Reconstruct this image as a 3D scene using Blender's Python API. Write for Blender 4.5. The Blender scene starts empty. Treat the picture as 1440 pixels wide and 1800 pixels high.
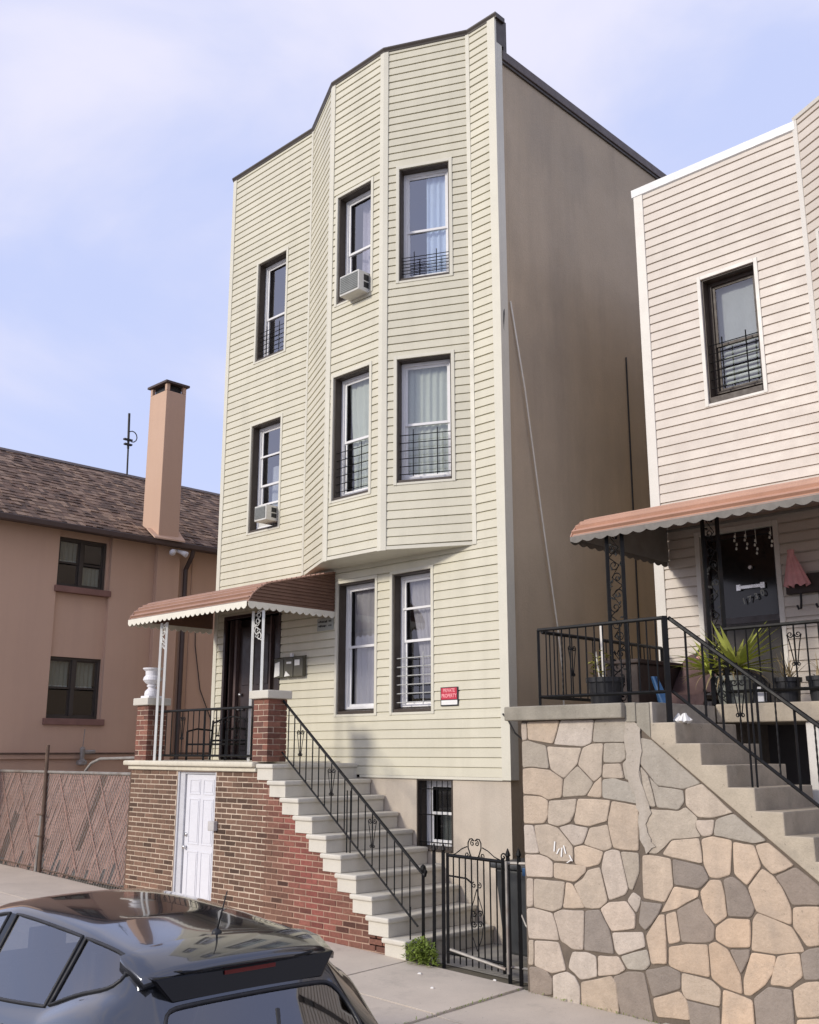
import bpy, bmesh, math, random
from mathutils import Vector, Matrix
random.seed(7)
SC = bpy.context.scene
COL = SC.collection
rad = math.radians

# ------------------------------------------------------------------ camera
cam_d = bpy.data.cameras.new('camera')
cam = bpy.data.objects.new('camera', cam_d)
COL.objects.link(cam)
CAM = Vector((0.0, -9.5, 2.05))
PITCH, YAW = rad(13.2132), rad(44.0982)
cam.location = CAM
cam.rotation_euler = (math.pi / 2 + PITCH, 0, YAW)
cam_d.sensor_fit = 'VERTICAL'
cam_d.sensor_height = 24.0
cam_d.lens = 24.0 * 1786.94 / 1800.0
cam_d.clip_start = 0.1
cam_d.clip_end = 2000
SC.camera = cam

# ------------------------------------------------------------------ sky and sun
SUN_DIR = Vector((0.30, 1.0, -0.46)).normalized()
SUN_EL = math.asin(-SUN_DIR.z)
SUN_ROT = math.atan2(-SUN_DIR.x, -SUN_DIR.y)
world = bpy.data.worlds.new('World')
SC.world = world
world.use_nodes = True
nt = world.node_tree
nt.nodes.clear()
w_out = nt.nodes.new('ShaderNodeOutputWorld')
w_bg = nt.nodes.new('ShaderNodeBackground')
w_bg.inputs['Strength'].default_value = 0.15
sky = nt.nodes.new('ShaderNodeTexSky')
sky.sky_type = 'NISHITA'
sky.sun_disc = False
sky.sun_elevation = SUN_EL
sky.sun_rotation = SUN_ROT % (2 * math.pi)
sky.air_density = 1.0
sky.dust_density = 1.2
sky.ozone_density = 2.0
tc = nt.nodes.new('ShaderNodeTexCoord')
mp = nt.nodes.new('ShaderNodeMapping')
mp.inputs['Scale'].default_value = (1.0, 1.0, 2.2)
mp.inputs['Location'].default_value = (0.35, 1.7, 0.2)
n1 = nt.nodes.new('ShaderNodeTexNoise')
n1.inputs['Scale'].default_value = 2.1
n1.inputs['Detail'].default_value = 6
n1.inputs['Roughness'].default_value = 0.5
n1.inputs['Distortion'].default_value = 0.35
r1 = nt.nodes.new('ShaderNodeValToRGB')
r1.color_ramp.interpolation = 'EASE'
r1.color_ramp.elements[0].position = 0.36
r1.color_ramp.elements[0].color = (0.05, 0.05, 0.05, 1)
r1.color_ramp.elements[1].position = 0.66
r1.color_ramp.elements[1].color = (1, 1, 1, 1)
blue = nt.nodes.new('ShaderNodeMixRGB')            # the clear sky, whitened by thin high haze
blue.inputs['Fac'].default_value = 0.82
blue.inputs['Color2'].default_value = (4.15, 4.65, 6.9, 1)
mixw = nt.nodes.new('ShaderNodeMixRGB')            # soft clouds over it
mixw.inputs['Color2'].default_value = (5.35, 5.3, 6.35, 1)
L = nt.links.new
L(tc.outputs['Generated'], mp.inputs['Vector'])
L(mp.outputs['Vector'], n1.inputs['Vector'])
L(n1.outputs['Fac'], r1.inputs['Fac'])
L(r1.outputs['Color'], mixw.inputs['Fac'])
L(sky.outputs['Color'], blue.inputs['Color1'])
L(blue.outputs['Color'], mixw.inputs['Color1'])
L(mixw.outputs['Color'], w_bg.inputs['Color'])
L(w_bg.outputs['Background'], w_out.inputs['Surface'])

sun_d = bpy.data.lights.new('sun', 'SUN')
sun_d.energy = 2.45
sun_d.angle = rad(9)
sun_d.color = (1.0, 0.93, 0.82)
sun = bpy.data.objects.new('sun', sun_d)
sun.rotation_euler = SUN_DIR.to_track_quat('-Z', 'Y').to_euler()
sun.location = (-10, -30, 20)
COL.objects.link(sun)

SC.view_settings.view_transform = 'Standard'
SC.view_settings.look = 'None'
SC.view_settings.gamma = 1.0
SC.view_settings.use_curve_mapping = False
SC.view_settings.exposure = 0.08
SC.cycles.max_bounces = 8
SC.cycles.transparent_max_bounces = 16

# ------------------------------------------------------------------ helpers
WL = {}          # world location of every object made here


class MB:
    def __init__(self):
        self.v, self.f, self.c = [], [], []
        self.cur = None

    def face(self, idx):
        self.f.append(tuple(idx)); self.c.append(self.cur)

    def quad(self, *pts):
        n = len(self.v); self.v += [tuple(p) for p in pts]; self.face(range(n, n + len(pts)))

    def hexa(self, p):      # 8 points: bottom loop 0-3, top loop 4-7
        n = len(self.v); self.v += [tuple(q) for q in p]
        for f in ((3, 2, 1, 0), (4, 5, 6, 7), (0, 1, 5, 4), (1, 2, 6, 5), (2, 3, 7, 6), (3, 0, 4, 7)):
            self.face([n + i for i in f])

    def box(self, x0, x1, y0, y1, z0, z1):
        self.hexa([(x0, y0, z0), (x1, y0, z0), (x1, y1, z0), (x0, y1, z0),
                   (x0, y0, z1), (x1, y0, z1), (x1, y1, z1), (x0, y1, z1)])

    def fbox(self, fr, u0, u1, d0, d1, z0, z1):
        self.hexa([fr(u0, d0, z0), fr(u1, d0, z0), fr(u1, d1, z0), fr(u0, d1, z0),
                   fr(u0, d0, z1), fr(u1, d0, z1), fr(u1, d1, z1), fr(u0, d1, z1)])

    def prism(self, a, b):   # two matching loops
        n = len(self.v); k = len(a)
        self.v += [tuple(p) for p in a] + [tuple(p) for p in b]
        self.face([n + i for i in reversed(range(k))]); self.face([n + k + i for i in range(k)])
        for i in range(k):
            j = (i + 1) % k
            self.face([n + i, n + j, n + k + j, n + k + i])

    def tube(self, pts, r, n=6, cap=True):
        pts = [Vector(p) for p in pts]
        base = len(self.v); m = len(pts); up0 = None
        for i, p in enumerate(pts):
            t = (pts[min(i + 1, m - 1)] - pts[max(i - 1, 0)])
            t = t.normalized() if t.length > 1e-9 else Vector((0, 0, 1))
            if up0 is None:
                up0 = t.orthogonal().normalized()
            else:
                up0 = (up0 - t * up0.dot(t))
                up0 = up0.normalized() if up0.length > 1e-6 else t.orthogonal().normalized()
            s = t.cross(up0)
            rr = r[i] if isinstance(r, (list, tuple)) else r
            for k in range(n):
                a = 2 * math.pi * (k + 0.5) / n
                self.v.append(tuple(p + (up0 * math.cos(a) + s * math.sin(a)) * rr))
        for i in range(m - 1):
            for k in range(n):
                k2 = (k + 1) % n
                self.face([base + i * n + k, base + i * n + k2, base + (i + 1) * n + k2, base + (i + 1) * n + k])
        if cap:
            self.face([base + k for k in reversed(range(n))])
            self.face([base + (m - 1) * n + k for k in range(n)])

    def bar(self, a, b, w):
        self.tube([a, b], w * 0.7071, 4)

    def lathe(self, cx, cy, prof, n=20):
        base = len(self.v)
        for r, z in prof:
            for k in range(n):
                a = 2 * math.pi * k / n
                self.v.append((cx + r * math.cos(a), cy + r * math.sin(a), z))
        for i in range(len(prof) - 1):
            for k in range(n):
                k2 = (k + 1) % n
                self.face([base + i * n + k, base + i * n + k2, base + (i + 1) * n + k2, base + (i + 1) * n + k])
        self.face([base + k for k in reversed(range(n))])
        self.face([base + (len(prof) - 1) * n + k for k in range(n)])

    def grid(self, rows):
        base = len(self.v); n = len(rows[0])
        for r in rows:
            self.v += [tuple(p) for p in r]
        for i in range(len(rows) - 1):
            for k in range(n - 1):
                a = base + i * n + k
                self.face([a, a + 1, a + n + 1, a + n])

    def mesh(self, name, off=(0, 0, 0), recalc=True):
        me = bpy.data.meshes.new(name)
        ox, oy, oz = off
        me.from_pydata([(x - ox, y - oy, z - oz) for x, y, z in self.v], [], self.f)
        if any(c is not None for c in self.c):
            ca = me.color_attributes.new('tint', 'FLOAT_COLOR', 'CORNER')
            i = 0
            for f, c in zip(self.f, self.c):
                cc = (c or (0.5, 0.5, 0.5)) + (1.0,)
                for _ in f:
                    ca.data[i].color = cc; i += 1
        if recalc:
            bm = bmesh.new(); bm.from_mesh(me)
            bmesh.ops.recalc_face_normals(bm, faces=bm.faces)
            bm.to_mesh(me); bm.free()
        me.update()
        return me


def setmat(me, mat):
    me.materials.clear(); me.materials.append(mat)


def smooth(me, flag=True):
    for p in me.polygons:
        p.use_smooth = flag


def bevel(o, w=0.006, seg=2):
    m = o.modifiers.new('bevel', 'BEVEL'); m.width = w; m.segments = seg; m.limit_method = 'ANGLE'; m.angle_limit = rad(40)
    m.harden_normals = False
    return o


def root(name, loc, label, cat, group=None):
    o = bpy.data.objects.new(name, None); o.location = loc; o.empty_display_size = 0.2
    COL.objects.link(o); WL[o.name] = Vector(loc)
    o['label'] = label; o['category'] = cat
    if group: o['group'] = group
    return o


def part(name, mb, mat, parent, sm=False, bev=0, label=None, recalc=True, stuff=False):
    off = WL[parent.name]
    me = mb.mesh(name, off, recalc); setmat(me, mat)
    if sm: smooth(me)
    o = bpy.data.objects.new(name, me); COL.objects.link(o)
    o.parent = parent; WL[o.name] = off.copy()
    if bev: bevel(o, bev)
    if label: o['label'] = label
    if stuff: o['kind'] = 'stuff'
    return o


def inst(name, me, loc, parent, rot=None, color=None, scale=None):
    o = bpy.data.objects.new(name, me); COL.objects.link(o)
    o.parent = parent; o.location = Vector(loc) - WL[parent.name]; WL[o.name] = Vector(loc)
    if rot: o.rotation_euler = rot
    if color: o.color = (*color, 1)
    if scale: o.scale = scale
    return o


def thing(name, mb, mat, base, label, cat, group=None, sm=False, bev=0, recalc=True):
    me = mb.mesh(name, base, recalc); setmat(me, mat)
    if sm: smooth(me)
    o = bpy.data.objects.new(name, me); COL.objects.link(o); o.location = base; WL[o.name] = Vector(base)
    o['label'] = label; o['category'] = cat
    if group: o['group'] = group
    if bev: bevel(o, bev)
    return o


def struct(name, mb, mat, kind='structure', sm=False, parent=None, bev=0):
    me = mb.mesh(name); setmat(me, mat)
    if sm: smooth(me)
    o = bpy.data.objects.new(name, me); COL.objects.link(o); WL[o.name] = Vector((0, 0, 0))
    if parent is None:
        o['kind'] = kind
    else:
        o.parent = parent
    if bev: bevel(o, bev)
    return o


def copy_tree(o, loc=None, label=None, parent=None):
    c = o.copy(); COL.objects.link(c)
    if parent is not None: c.parent = parent
    if loc is not None: c.location = loc
    WL[c.name] = Vector(c.location)
    if label: c['label'] = label
    for ch in list(o.children): copy_tree(ch, parent=c)
    return c


class Frame:            # wall frame: u along the wall, d outward, z up
    def __init__(self, o, u, n):
        self.o, self.u, self.n = o, u, n

    def __call__(self, u, d, z):
        return (self.o[0] + self.u[0] * u + self.n[0] * d, self.o[1] + self.u[1] * u + self.n[1] * d, z)


def wall_frame(a, b):      # from a to b with outward to the right-hand street side (-Y when a->b is +X)
    dx, dy = b[0] - a[0], b[1] - a[1]; l = math.hypot(dx, dy); dx /= l; dy /= l
    return Frame(a, (dx, dy), (dy, -dx)), l


def subtract(u0, u1, spans):
    out = [(u0, u1)]
    for a, b in spans:
        nxt = []
        for p, q in out:
            if b <= p or a >= q: nxt.append((p, q)); continue
            if a > p: nxt.append((p, a))
            if b < q: nxt.append((b, q))
        out = nxt
    return out


def wall_boxes(mb, fr, u0, u1, d0, d1, z0, z1, holes):
    zs = sorted({z0, z1} | {min(max(h[2], z0), z1) for h in holes} | {min(max(h[3], z0), z1) for h in holes})
    for a, b in zip(zs, zs[1:]):
        if b - a < 1e-6: continue
        m = (a + b) / 2
        for p, q in subtract(u0, u1, [(h[0], h[1]) for h in holes if h[2] < m < h[3]]):
            if q - p > 1e-4: mb.fbox(fr, p, q, d0, d1, a, b)


# ------------------------------------------------------------------ materials
def mat(name, col, rough=0.6, nscale=6.0, namt=0.12, bump=0.0, bscale=60.0, spec=0.4, metal=0.0,
        streak=0.0, streakcol=None, blotch=0.0, blotchcol=None, blotchscale=0.8, source=None, jitter=0.0, coat=0.0,
        grime=0.0, streakscale=3.0, objspace=False, fine=0.05):
    m = bpy.data.materials.new(name); m.use_nodes = True
    t = m.node_tree; nd = t.nodes; lk = t.links.new
    b = nd['Principled BSDF']
    b.inputs['Roughness'].default_value = rough
    b.inputs['Specular IOR Level'].default_value = spec
    b.inputs['Metallic'].default_value = metal
    b.inputs['Coat Weight'].default_value = coat
    geo = nd.new('ShaderNodeNewGeometry')
    pos = geo.outputs['Position']
    if source == 'object':
        oi = nd.new('ShaderNodeObjectInfo'); cur = oi.outputs['Color']
    elif source == 'attr':
        at = nd.new('ShaderNodeAttribute'); at.attribute_name = 'tint'; cur = at.outputs['Color']
    else:
        rg = nd.new('ShaderNodeRGB'); rg.outputs[0].default_value = (*col, 1); cur = rg.outputs[0]

    def noise(scale, detail=4, vec=None, rough_=0.6):
        n = nd.new('ShaderNodeTexNoise'); n.inputs['Scale'].default_value = scale; n.inputs['Detail'].default_value = detail
        n.inputs['Roughness'].default_value = rough_
        lk(vec if vec else pos, n.inputs['Vector']); return n.outputs['Fac']

    def rng(val, a, b_, c, d):
        r = nd.new('ShaderNodeMapRange'); r.inputs[1].default_value = a; r.inputs[2].default_value = b_
        r.inputs[3].default_value = c; r.inputs[4].default_value = d
        lk(val, r.inputs[0]); return r.outputs[0]

    def mul(c, f):
        x = nd.new('ShaderNodeVectorMath'); x.operation = 'SCALE'
        lk(c, x.inputs[0]); lk(f, x.inputs['Scale']); return x.outputs[0]

    def mixc(c1, c2, fac):
        x = nd.new('ShaderNodeMixRGB'); lk(fac, x.inputs['Fac']); lk(c1, x.inputs['Color1'])
        x.inputs['Color2'].default_value = (*c2, 1); return x.outputs['Color']

    if jitter:
        oi2 = nd.new('ShaderNodeObjectInfo')
        cur = mul(cur, rng(oi2.outputs['Random'], 0, 1, 1 - jitter, 1 + jitter))
        cur = mul(cur, rng(geo.outputs['Random Per Island'], 0, 1, 1 - jitter * 0.6, 1 + jitter * 0.6))
    if namt:
        cur = mul(cur, rng(noise(nscale), 0.25, 0.75, 1 - namt, 1 + namt))
    if fine:
        cur = mul(cur, rng(noise(90, 2), 0.3, 0.7, 1 - fine, 1 + fine))
    if blotch:
        cur = mixc(cur, blotchcol, rng(noise(blotchscale, 6), 0.5, 0.72, 0, blotch))
    if grime:
        cur = mixc(cur, (0.10, 0.09, 0.075), rng(noise(34, 2), 0.70, 0.74, 0, grime))
        cur = mixc(cur, (0.17, 0.15, 0.125), rng(noise(1.3, 8, None, 0.75), 0.56, 0.70, 0, grime * .6))
    if streak:
        mpn = nd.new('ShaderNodeMapping'); mpn.inputs['Scale'].default_value = (streakscale, streakscale, 0.16)
        lk(pos, mpn.inputs['Vector'])
        cur = mixc(cur, streakcol or (0.05, 0.045, 0.04), rng(noise(1.6, 6, mpn.outputs[0]), 0.46, 0.75, 0, streak))
    lk(cur, b.inputs['Base Color'])
    if rough > 0.15:
        lk(rng(noise(nscale * 2.3), 0.3, 0.7, max(rough - 0.08, 0.02), min(rough + 0.1, 1)), b.inputs['Roughness'])
    if bump:
        bp = nd.new('ShaderNodeBump'); bp.inputs['Strength'].default_value = bump; bp.inputs['Distance'].default_value = 0.02
        lk(noise(bscale, 5), bp.inputs['Height']); lk(bp.outputs[0], b.inputs['Normal'])
    return m


def glass_mat(name, tint=(0.92, 0.94, 0.95), refl=0.26, rough=0.02, wavy=0.003, dark=None):
    m = bpy.data.materials.new(name); m.use_nodes = True
    t = m.node_tree; nd = t.nodes; lk = t.links.new; nd.clear()
    o = nd.new('ShaderNodeOutputMaterial'); mx = nd.new('ShaderNodeMixShader')
    g = nd.new('ShaderNodeBsdfGlossy'); g.inputs['Roughness'].default_value = rough
    g.inputs['Color'].default_value = (0.95, 0.95, 1, 1)
    if dark and False:
        tr = nd.new('ShaderNodeBsdfPrincipled'); tr.inputs['Base Color'].default_value = (*dark, 1); tr.inputs['Roughness'].default_value = 0.2
    else:
        tr = nd.new('ShaderNodeBsdfTransparent'); tr.inputs['Color'].default_value = (*tint, 1)
    lw = nd.new('ShaderNodeLayerWeight'); lw.inputs['Blend'].default_value = 0.5
    pw = nd.new('ShaderNodeMath'); pw.operation = 'POWER'; pw.inputs[1].default_value = 4.0; lk(lw.outputs['Facing'], pw.inputs[0])
    mr = nd.new('ShaderNodeMapRange'); mr.inputs[3].default_value = refl; mr.inputs[4].default_value = 0.95
    lk(pw.outputs[0], mr.inputs[0])
    gb = nd.new('ShaderNodeNewGeometry'); inv = nd.new('ShaderNodeMath'); inv.operation = 'SUBTRACT'; inv.inputs[0].default_value = 1.0
    lk(gb.outputs['Backfacing'], inv.inputs[1])              # the inner face of the pane adds no second mirror image
    ff = nd.new('ShaderNodeMath'); ff.operation = 'MULTIPLY'; lk(mr.outputs[0], ff.inputs[0]); lk(inv.outputs[0], ff.inputs[1])
    lk(ff.outputs[0], mx.inputs[0])
    lk(tr.outputs[0], mx.inputs[1]); lk(g.outputs[0], mx.inputs[2]); lk(mx.outputs[0], o.inputs['Surface'])
    if wavy:
        geo = nd.new('ShaderNodeNewGeometry'); n = nd.new('ShaderNodeTexNoise'); n.inputs['Scale'].default_value = 3.0
        lk(geo.outputs['Position'], n.inputs['Vector'])
        bp = nd.new('ShaderNodeBump'); bp.inputs['Strength'].default_value = wavy; bp.inputs['Distance'].default_value = 0.3
        lk(n.outputs['Fac'], bp.inputs['Height']); lk(bp.outputs[0], g.inputs['Normal'])
    return m


M = dict(
    siding=mat('cream_vinyl', (0.64, 0.605, 0.475), 0.45, 1.5, 0.05, 0.03, 120, streak=0.20, streakcol=(0.33, 0.31, 0.22), jitter=0.03, streakscale=2.0),
    siding_trim=mat('cream_trim', (0.66, 0.63, 0.52), 0.45, 2, 0.05),
    siding2=mat('pinkish_vinyl', (0.63, 0.565, 0.49), 0.45, 1.5, 0.05, 0.03, 120, streak=0.10, streakcol=(0.36, 0.31, 0.26), jitter=0.03),
    trim2=mat('pale_trim', (0.70, 0.665, 0.60), 0.4, 2, 0.04),
    white_trim=mat('white_coping', (0.74, 0.74, 0.73), 0.4, 3, 0.04),
    cornice=mat('dark_bronze_metal', (0.060, 0.047, 0.036), 0.45, 4, 0.2, metal=0.0, spec=0.5),
    brown_metal=mat('brown_coil_metal', (0.105, 0.080, 0.068), 0.45, 4, 0.15),
    reveal=mat('taupe_window_capping', (0.062, 0.047, 0.036), 0.5, 5, 0.15),
    stucco=mat('tan_stucco', (0.50, 0.405, 0.285), 0.9, 1.2, 0.08, 0.25, 45, streak=0.42, streakcol=(0.27, 0.225, 0.175), blotch=0.35, blotchcol=(0.34, 0.30, 0.24), blotchscale=0.45, streakscale=1.1),
    base_stucco=mat('pale_base_stucco', (0.54, 0.47, 0.385), 0.85, 2.0, 0.10, 0.2, 50, streak=0.30, streakcol=(0.36, 0.30, 0.24), blotch=0.25, blotchcol=(0.42, 0.40, 0.34), blotchscale=1.6),
    pink=mat('pink_stucco', (0.58, 0.395, 0.285), 0.9, 0.7, 0.07, 0.15, 60, streak=0.22, streakcol=(0.46, 0.30, 0.235), blotch=0.4, blotchcol=(0.50, 0.345, 0.255), blotchscale=0.35),
    pink_dark=mat('dark_pink_sill', (0.23, 0.125, 0.10), 0.8, 3, 0.15, 0.1),
    shingle=mat('brown_shingle', (0.16, 0.105, 0.08), 0.95, 25, 0.25, 0.3, 120, source='attr', jitter=0.12),
    gutter=mat('brown_gutter', (0.075, 0.05, 0.042), 0.5, 4, 0.15),
    white=mat('white_vinyl_frame', (0.80, 0.79, 0.78), 0.4, 5, 0.05),
    white_door=mat('white_door_paint', (0.70, 0.70, 0.73), 0.4, 3, 0.03),
    grey_frame=mat('grey_jamb', (0.55, 0.55, 0.57), 0.5, 5, 0.08),
    dark_frame=mat('dark_window_frame', (0.06, 0.05, 0.042), 0.5, 5, 0.15),
    glass=glass_mat('window_glass'),
    glass_clear=glass_mat('clear_window_glass', (0.86, 0.88, 0.87), refl=0.12),
    glass_dim=glass_mat('dim_window_glass', (0.72, 0.74, 0.72), 0.10),
    interior=mat('dark_room', (0.10, 0.09, 0.085), 0.9, 2, 0.1),
    curtain_white=mat('white_curtain', (0.72, 0.73, 0.67), 0.9, 4, 0.05),
    curtain_lilac=mat('lilac_curtain', (0.52, 0.47, 0.52), 0.9, 3, 0.06),
    curtain_grey=mat('grey_sheer', (0.50, 0.50, 0.51), 0.9, 4, 0.06),
    curtain_blue=mat('blue_white_curtain', (0.60, 0.68, 0.80), 0.9, 3, 0.06),
    black_iron=mat('black_iron', (0.010, 0.010, 0.010), 0.5, 8, 0.3, spec=0.22, blotch=0.15, blotchcol=(0.05, 0.025, 0.015), blotchscale=5),
    white_iron=mat('white_painted_iron', (0.74, 0.74, 0.70), 0.45, 6, 0.06, streak=0.2, streakcol=(0.45, 0.38, 0.3)),
    light_iron=mat('pale_iron', (0.55, 0.55, 0.52), 0.5, 6, 0.1),
    galv=mat('galvanised_steel', (0.33, 0.31, 0.28), 0.5, 9, 0.25, metal=0.4, blotch=0.5, blotchcol=(0.16, 0.09, 0.055), blotchscale=4),
    rusty=mat('rusty_pipe', (0.13, 0.085, 0.06), 0.75, 9, 0.35, blotch=0.5, blotchcol=(0.07, 0.045, 0.035), blotchscale=8),
    mortar=mat('cream_mortar', (0.56, 0.45, 0.345), 0.95, 5, 0.15, 0.2, 90, blotch=0.0),
    mortar_red=mat('stained_mortar', (0.40, 0.27, 0.20), 0.95, 3, 0.25, 0.2, 90),
    brick=mat('brick', (0.2, 0.1, 0.07), 0.85, 30, 0.22, 0.35, 110, source='object', jitter=0.10),
    brick_a=mat('brick_joined', (0.2, 0.1, 0.07), 0.85, 30, 0.22, 0.35, 110, source='attr', jitter=0.10),
    step=mat('cream_cast_stone', (0.62, 0.585, 0.50), 0.7, 3, 0.07, 0.08, 90, streak=0.18, streakcol=(0.40, 0.37, 0.31), grime=0.22, blotch=0.15, blotchcol=(0.44, 0.42, 0.37), blotchscale=3),
    ledge=mat('cream_ledge_paint', (0.68, 0.63, 0.50), 0.6, 3, 0.08, 0.08, 90, streak=0.35, streakcol=(0.40, 0.36, 0.28), streakscale=6),
    awning=mat('red_brown_awning', (0.37, 0.215, 0.15), 0.42, 3, 0.10, spec=0.5, streak=0.15, streakcol=(0.22, 0.12, 0.10), jitter=0.06, streakscale=5),
    awning2=mat('terracotta_awning', (0.47, 0.265, 0.18), 0.42, 3, 0.10, spec=0.5, streak=0.18, streakcol=(0.28, 0.15, 0.12), jitter=0.06, streakscale=5),
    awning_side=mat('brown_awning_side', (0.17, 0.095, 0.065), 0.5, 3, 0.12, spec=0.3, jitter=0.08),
    valance=mat('cream_valance', (0.78, 0.74, 0.62), 0.5, 6, 0.06),
    grey_valance=mat('dark_grey_valance', (0.17, 0.155, 0.135), 0.6, 8, 0.2),  # plain dark grey-brown for the scalloped edge of the terracotta awning
    under=mat('grey_awning_underside', (0.25, 0.24, 0.22), 0.6, 6, 0.15),
    door_dark=mat('dark_brown_door', (0.035, 0.022, 0.02), 0.35, 5, 0.2, spec=0.5),
    door_mid=mat('brown_door_rail', (0.095, 0.062, 0.055), 0.4, 5, 0.2),
    chrome=mat('satin_chrome', (0.72, 0.71, 0.69), 0.25, 5, 0.05, metal=0.9),
    ac=mat('off_white_ac_case', (0.66, 0.65, 0.60), 0.5, 6, 0.08, streak=0.25, streakcol=(0.35, 0.32, 0.27)),
    ac_grille=mat('ac_grille_grey', (0.22, 0.23, 0.22), 0.5, 8, 0.15),
    black=mat('black_plastic', (0.02, 0.02, 0.022), 0.5, 8, 0.2),
    mailbox=mat('olive_mailbox', (0.095, 0.088, 0.062), 0.45, 6, 0.2, spec=0.5),
    paper=mat('paper', (0.80, 0.79, 0.76), 0.8, 6, 0.05),
    sign_red=mat('red_sign', (0.52, 0.03, 0.06), 0.5, 6, 0.08),
    sign_pink=mat('faded_pink_lettering', (0.85, 0.34, 0.36), 0.6, 9, 0.1),
    plate=mat('grey_plate', (0.36, 0.37, 0.33), 0.5, 6, 0.1),
    urn=mat('white_urn', (0.78, 0.77, 0.78), 0.5, 6, 0.06),
    utility=mat('grey_utility', (0.50, 0.48, 0.46), 0.5, 6, 0.1),
    concrete=mat('old_concrete', (0.33, 0.30, 0.24), 0.9, 5, 0.2, 0.35, 60, grime=0.4, blotch=0.5, blotchcol=(0.19, 0.175, 0.14), blotchscale=3, streak=0.3, streakcol=(0.17, 0.155, 0.125), streakscale=4),
    concrete_light=mat('light_concrete', (0.46, 0.395, 0.30), 0.9, 5, 0.15, 0.3, 60, grime=0.45, blotch=0.5, blotchcol=(0.25, 0.225, 0.18), blotchscale=4, streak=0.2, streakcol=(0.30, 0.26, 0.21), streakscale=4),
    cement=mat('smeared_cement', (0.44, 0.385, 0.315), 0.95, 5, 0.2, 0.5, 30, grime=0.4, blotch=0.6, blotchcol=(0.30, 0.265, 0.215), blotchscale=5, streak=0.3, streakcol=(0.55, 0.50, 0.44), streakscale=5),
    tread=mat('worn_tread', (0.44, 0.395, 0.325), 0.9, 5, 0.2, 0.3, 60, blotch=0.4, blotchcol=(0.25, 0.235, 0.20), blotchscale=4),
    stone_mortar=mat('brown_mortar', (0.15, 0.12, 0.092), 0.95, 8, 0.2, 0.3, 80),
    stone=mat('stone_facing', (0.5, 0.42, 0.33), 0.9, 9, 0.13, 0.5, 38, source='object', blotch=0.35, blotchcol=(0.33, 0.28, 0.23), blotchscale=4, grime=0.35, streak=0.22, streakcol=(0.30, 0.25, 0.20), streakscale=5),
    sidewalk=mat('sidewalk_concrete', (0.56, 0.49, 0.405), 0.9, 2.2, 0.08, 0.2, 120, blotch=0.3, blotchcol=(0.44, 0.38, 0.31), blotchscale=1.8, jitter=0.05, grime=0.5),
    joint=mat('joint_dirt', (0.13, 0.115, 0.085), 0.95, 8, 0.2),
    asphalt=mat('asphalt', (0.09, 0.088, 0.085), 0.9, 3, 0.15, 0.4, 150),
    curb=mat('curb_granite', (0.34, 0.32, 0.30), 0.85, 6, 0.15, 0.2),
    yard=mat('yard_concrete', (0.32, 0.30, 0.26), 0.95, 2, 0.15, 0.2, 80),
    roofing=mat('tar_roof', (0.08, 0.08, 0.08), 0.95, 2, 0.15),
    slat=mat('pink_fence_slat', (0.32, 0.20, 0.165), 0.6, 10, 0.15, jitter=0.13, streak=0.15, streakcol=(0.2, 0.13, 0.11), streakscale=6),
    cable_pale=mat('pale_rope', (0.75, 0.70, 0.58), 0.8, 10, 0.1),
    cable_dark=mat('dark_cable', (0.035, 0.032, 0.03), 0.6, 8, 0.2),
    bin=mat('dark_grey_bin', (0.055, 0.058, 0.06), 0.45, 6, 0.15),
    blue=mat('blue_plastic', (0.03, 0.09, 0.20), 0.4, 6, 0.2),
    leaf=mat('yucca_leaf', (0.52, 0.56, 0.13), 0.5, 14, 0.25, jitter=0.22),
    leaf_dry=mat('dry_leaf', (0.34, 0.26, 0.14), 0.8, 14, 0.25, jitter=0.2),
    leaf_yellow=mat('yellowing_leaf', (0.36, 0.34, 0.09), 0.6, 14, 0.25, jitter=0.25),
    weed=mat('weed_leaf', (0.20, 0.27, 0.045), 0.6, 20, 0.3, jitter=0.3),
    pot_grey=mat('grey_clay_pot', (0.28, 0.29, 0.25), 0.8, 7, 0.15, 0.15),
    soil=mat('potting_soil', (0.05, 0.04, 0.03), 0.95, 20, 0.3),
    brown_cloth=mat('brown_cover', (0.15, 0.095, 0.09), 0.85, 7, 0.15),
    pinkcloth=mat('faded_pink_canvas', (0.72, 0.36, 0.35), 0.85, 10, 0.15),
    icicle=mat('icicle_lamp', (0.75, 0.75, 0.68), 0.4, 10, 0.1),
    wood_dark=mat('dark_wood', (0.045, 0.03, 0.025), 0.6, 10, 0.2),
    tyre=mat('tyre_rubber', (0.02, 0.02, 0.02), 0.85, 20, 0.2),
    rim=mat('alloy_rim', (0.45, 0.45, 0.46), 0.3, 5, 0.05, metal=0.9),
    tail=mat('red_tail_lamp', (0.45, 0.01, 0.015), 0.15, 5, 0.05, spec=0.6),
)


def car_paint():
    m = bpy.data.materials.new('charcoal_car_paint'); m.use_nodes = True
    b = m.node_tree.nodes['Principled BSDF']
    b.inputs['Base Color'].default_value = (0.075, 0.08, 0.092, 1)
    b.inputs['Metallic'].default_value = 0.8
    b.inputs['Roughness'].default_value = 0.13
    b.inputs['Coat Weight'].default_value = 1.0
    b.inputs['Coat Roughness'].default_value = 0.03
    return m


M['car'] = car_paint()
M['car_glass'] = glass_mat('tinted_car_glass', (0.40, 0.42, 0.43), refl=0.16, rough=0.02, wavy=0)
M['car_seat'] = mat('dark_seat_fabric', (0.03, 0.03, 0.032), 0.9, 10, 0.2)
M['brake_red'] = mat('dark_brake_lens', (0.11, 0.006, 0.008), 0.15, 5, 0.05, spec=0.5)
M['car_black'] = mat('gloss_black_trim', (0.006, 0.006, 0.007), 0.14, 5, 0.1, spec=0.25)

# ------------------------------------------------------------------ ground
SLOPE = -0.0287


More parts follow.
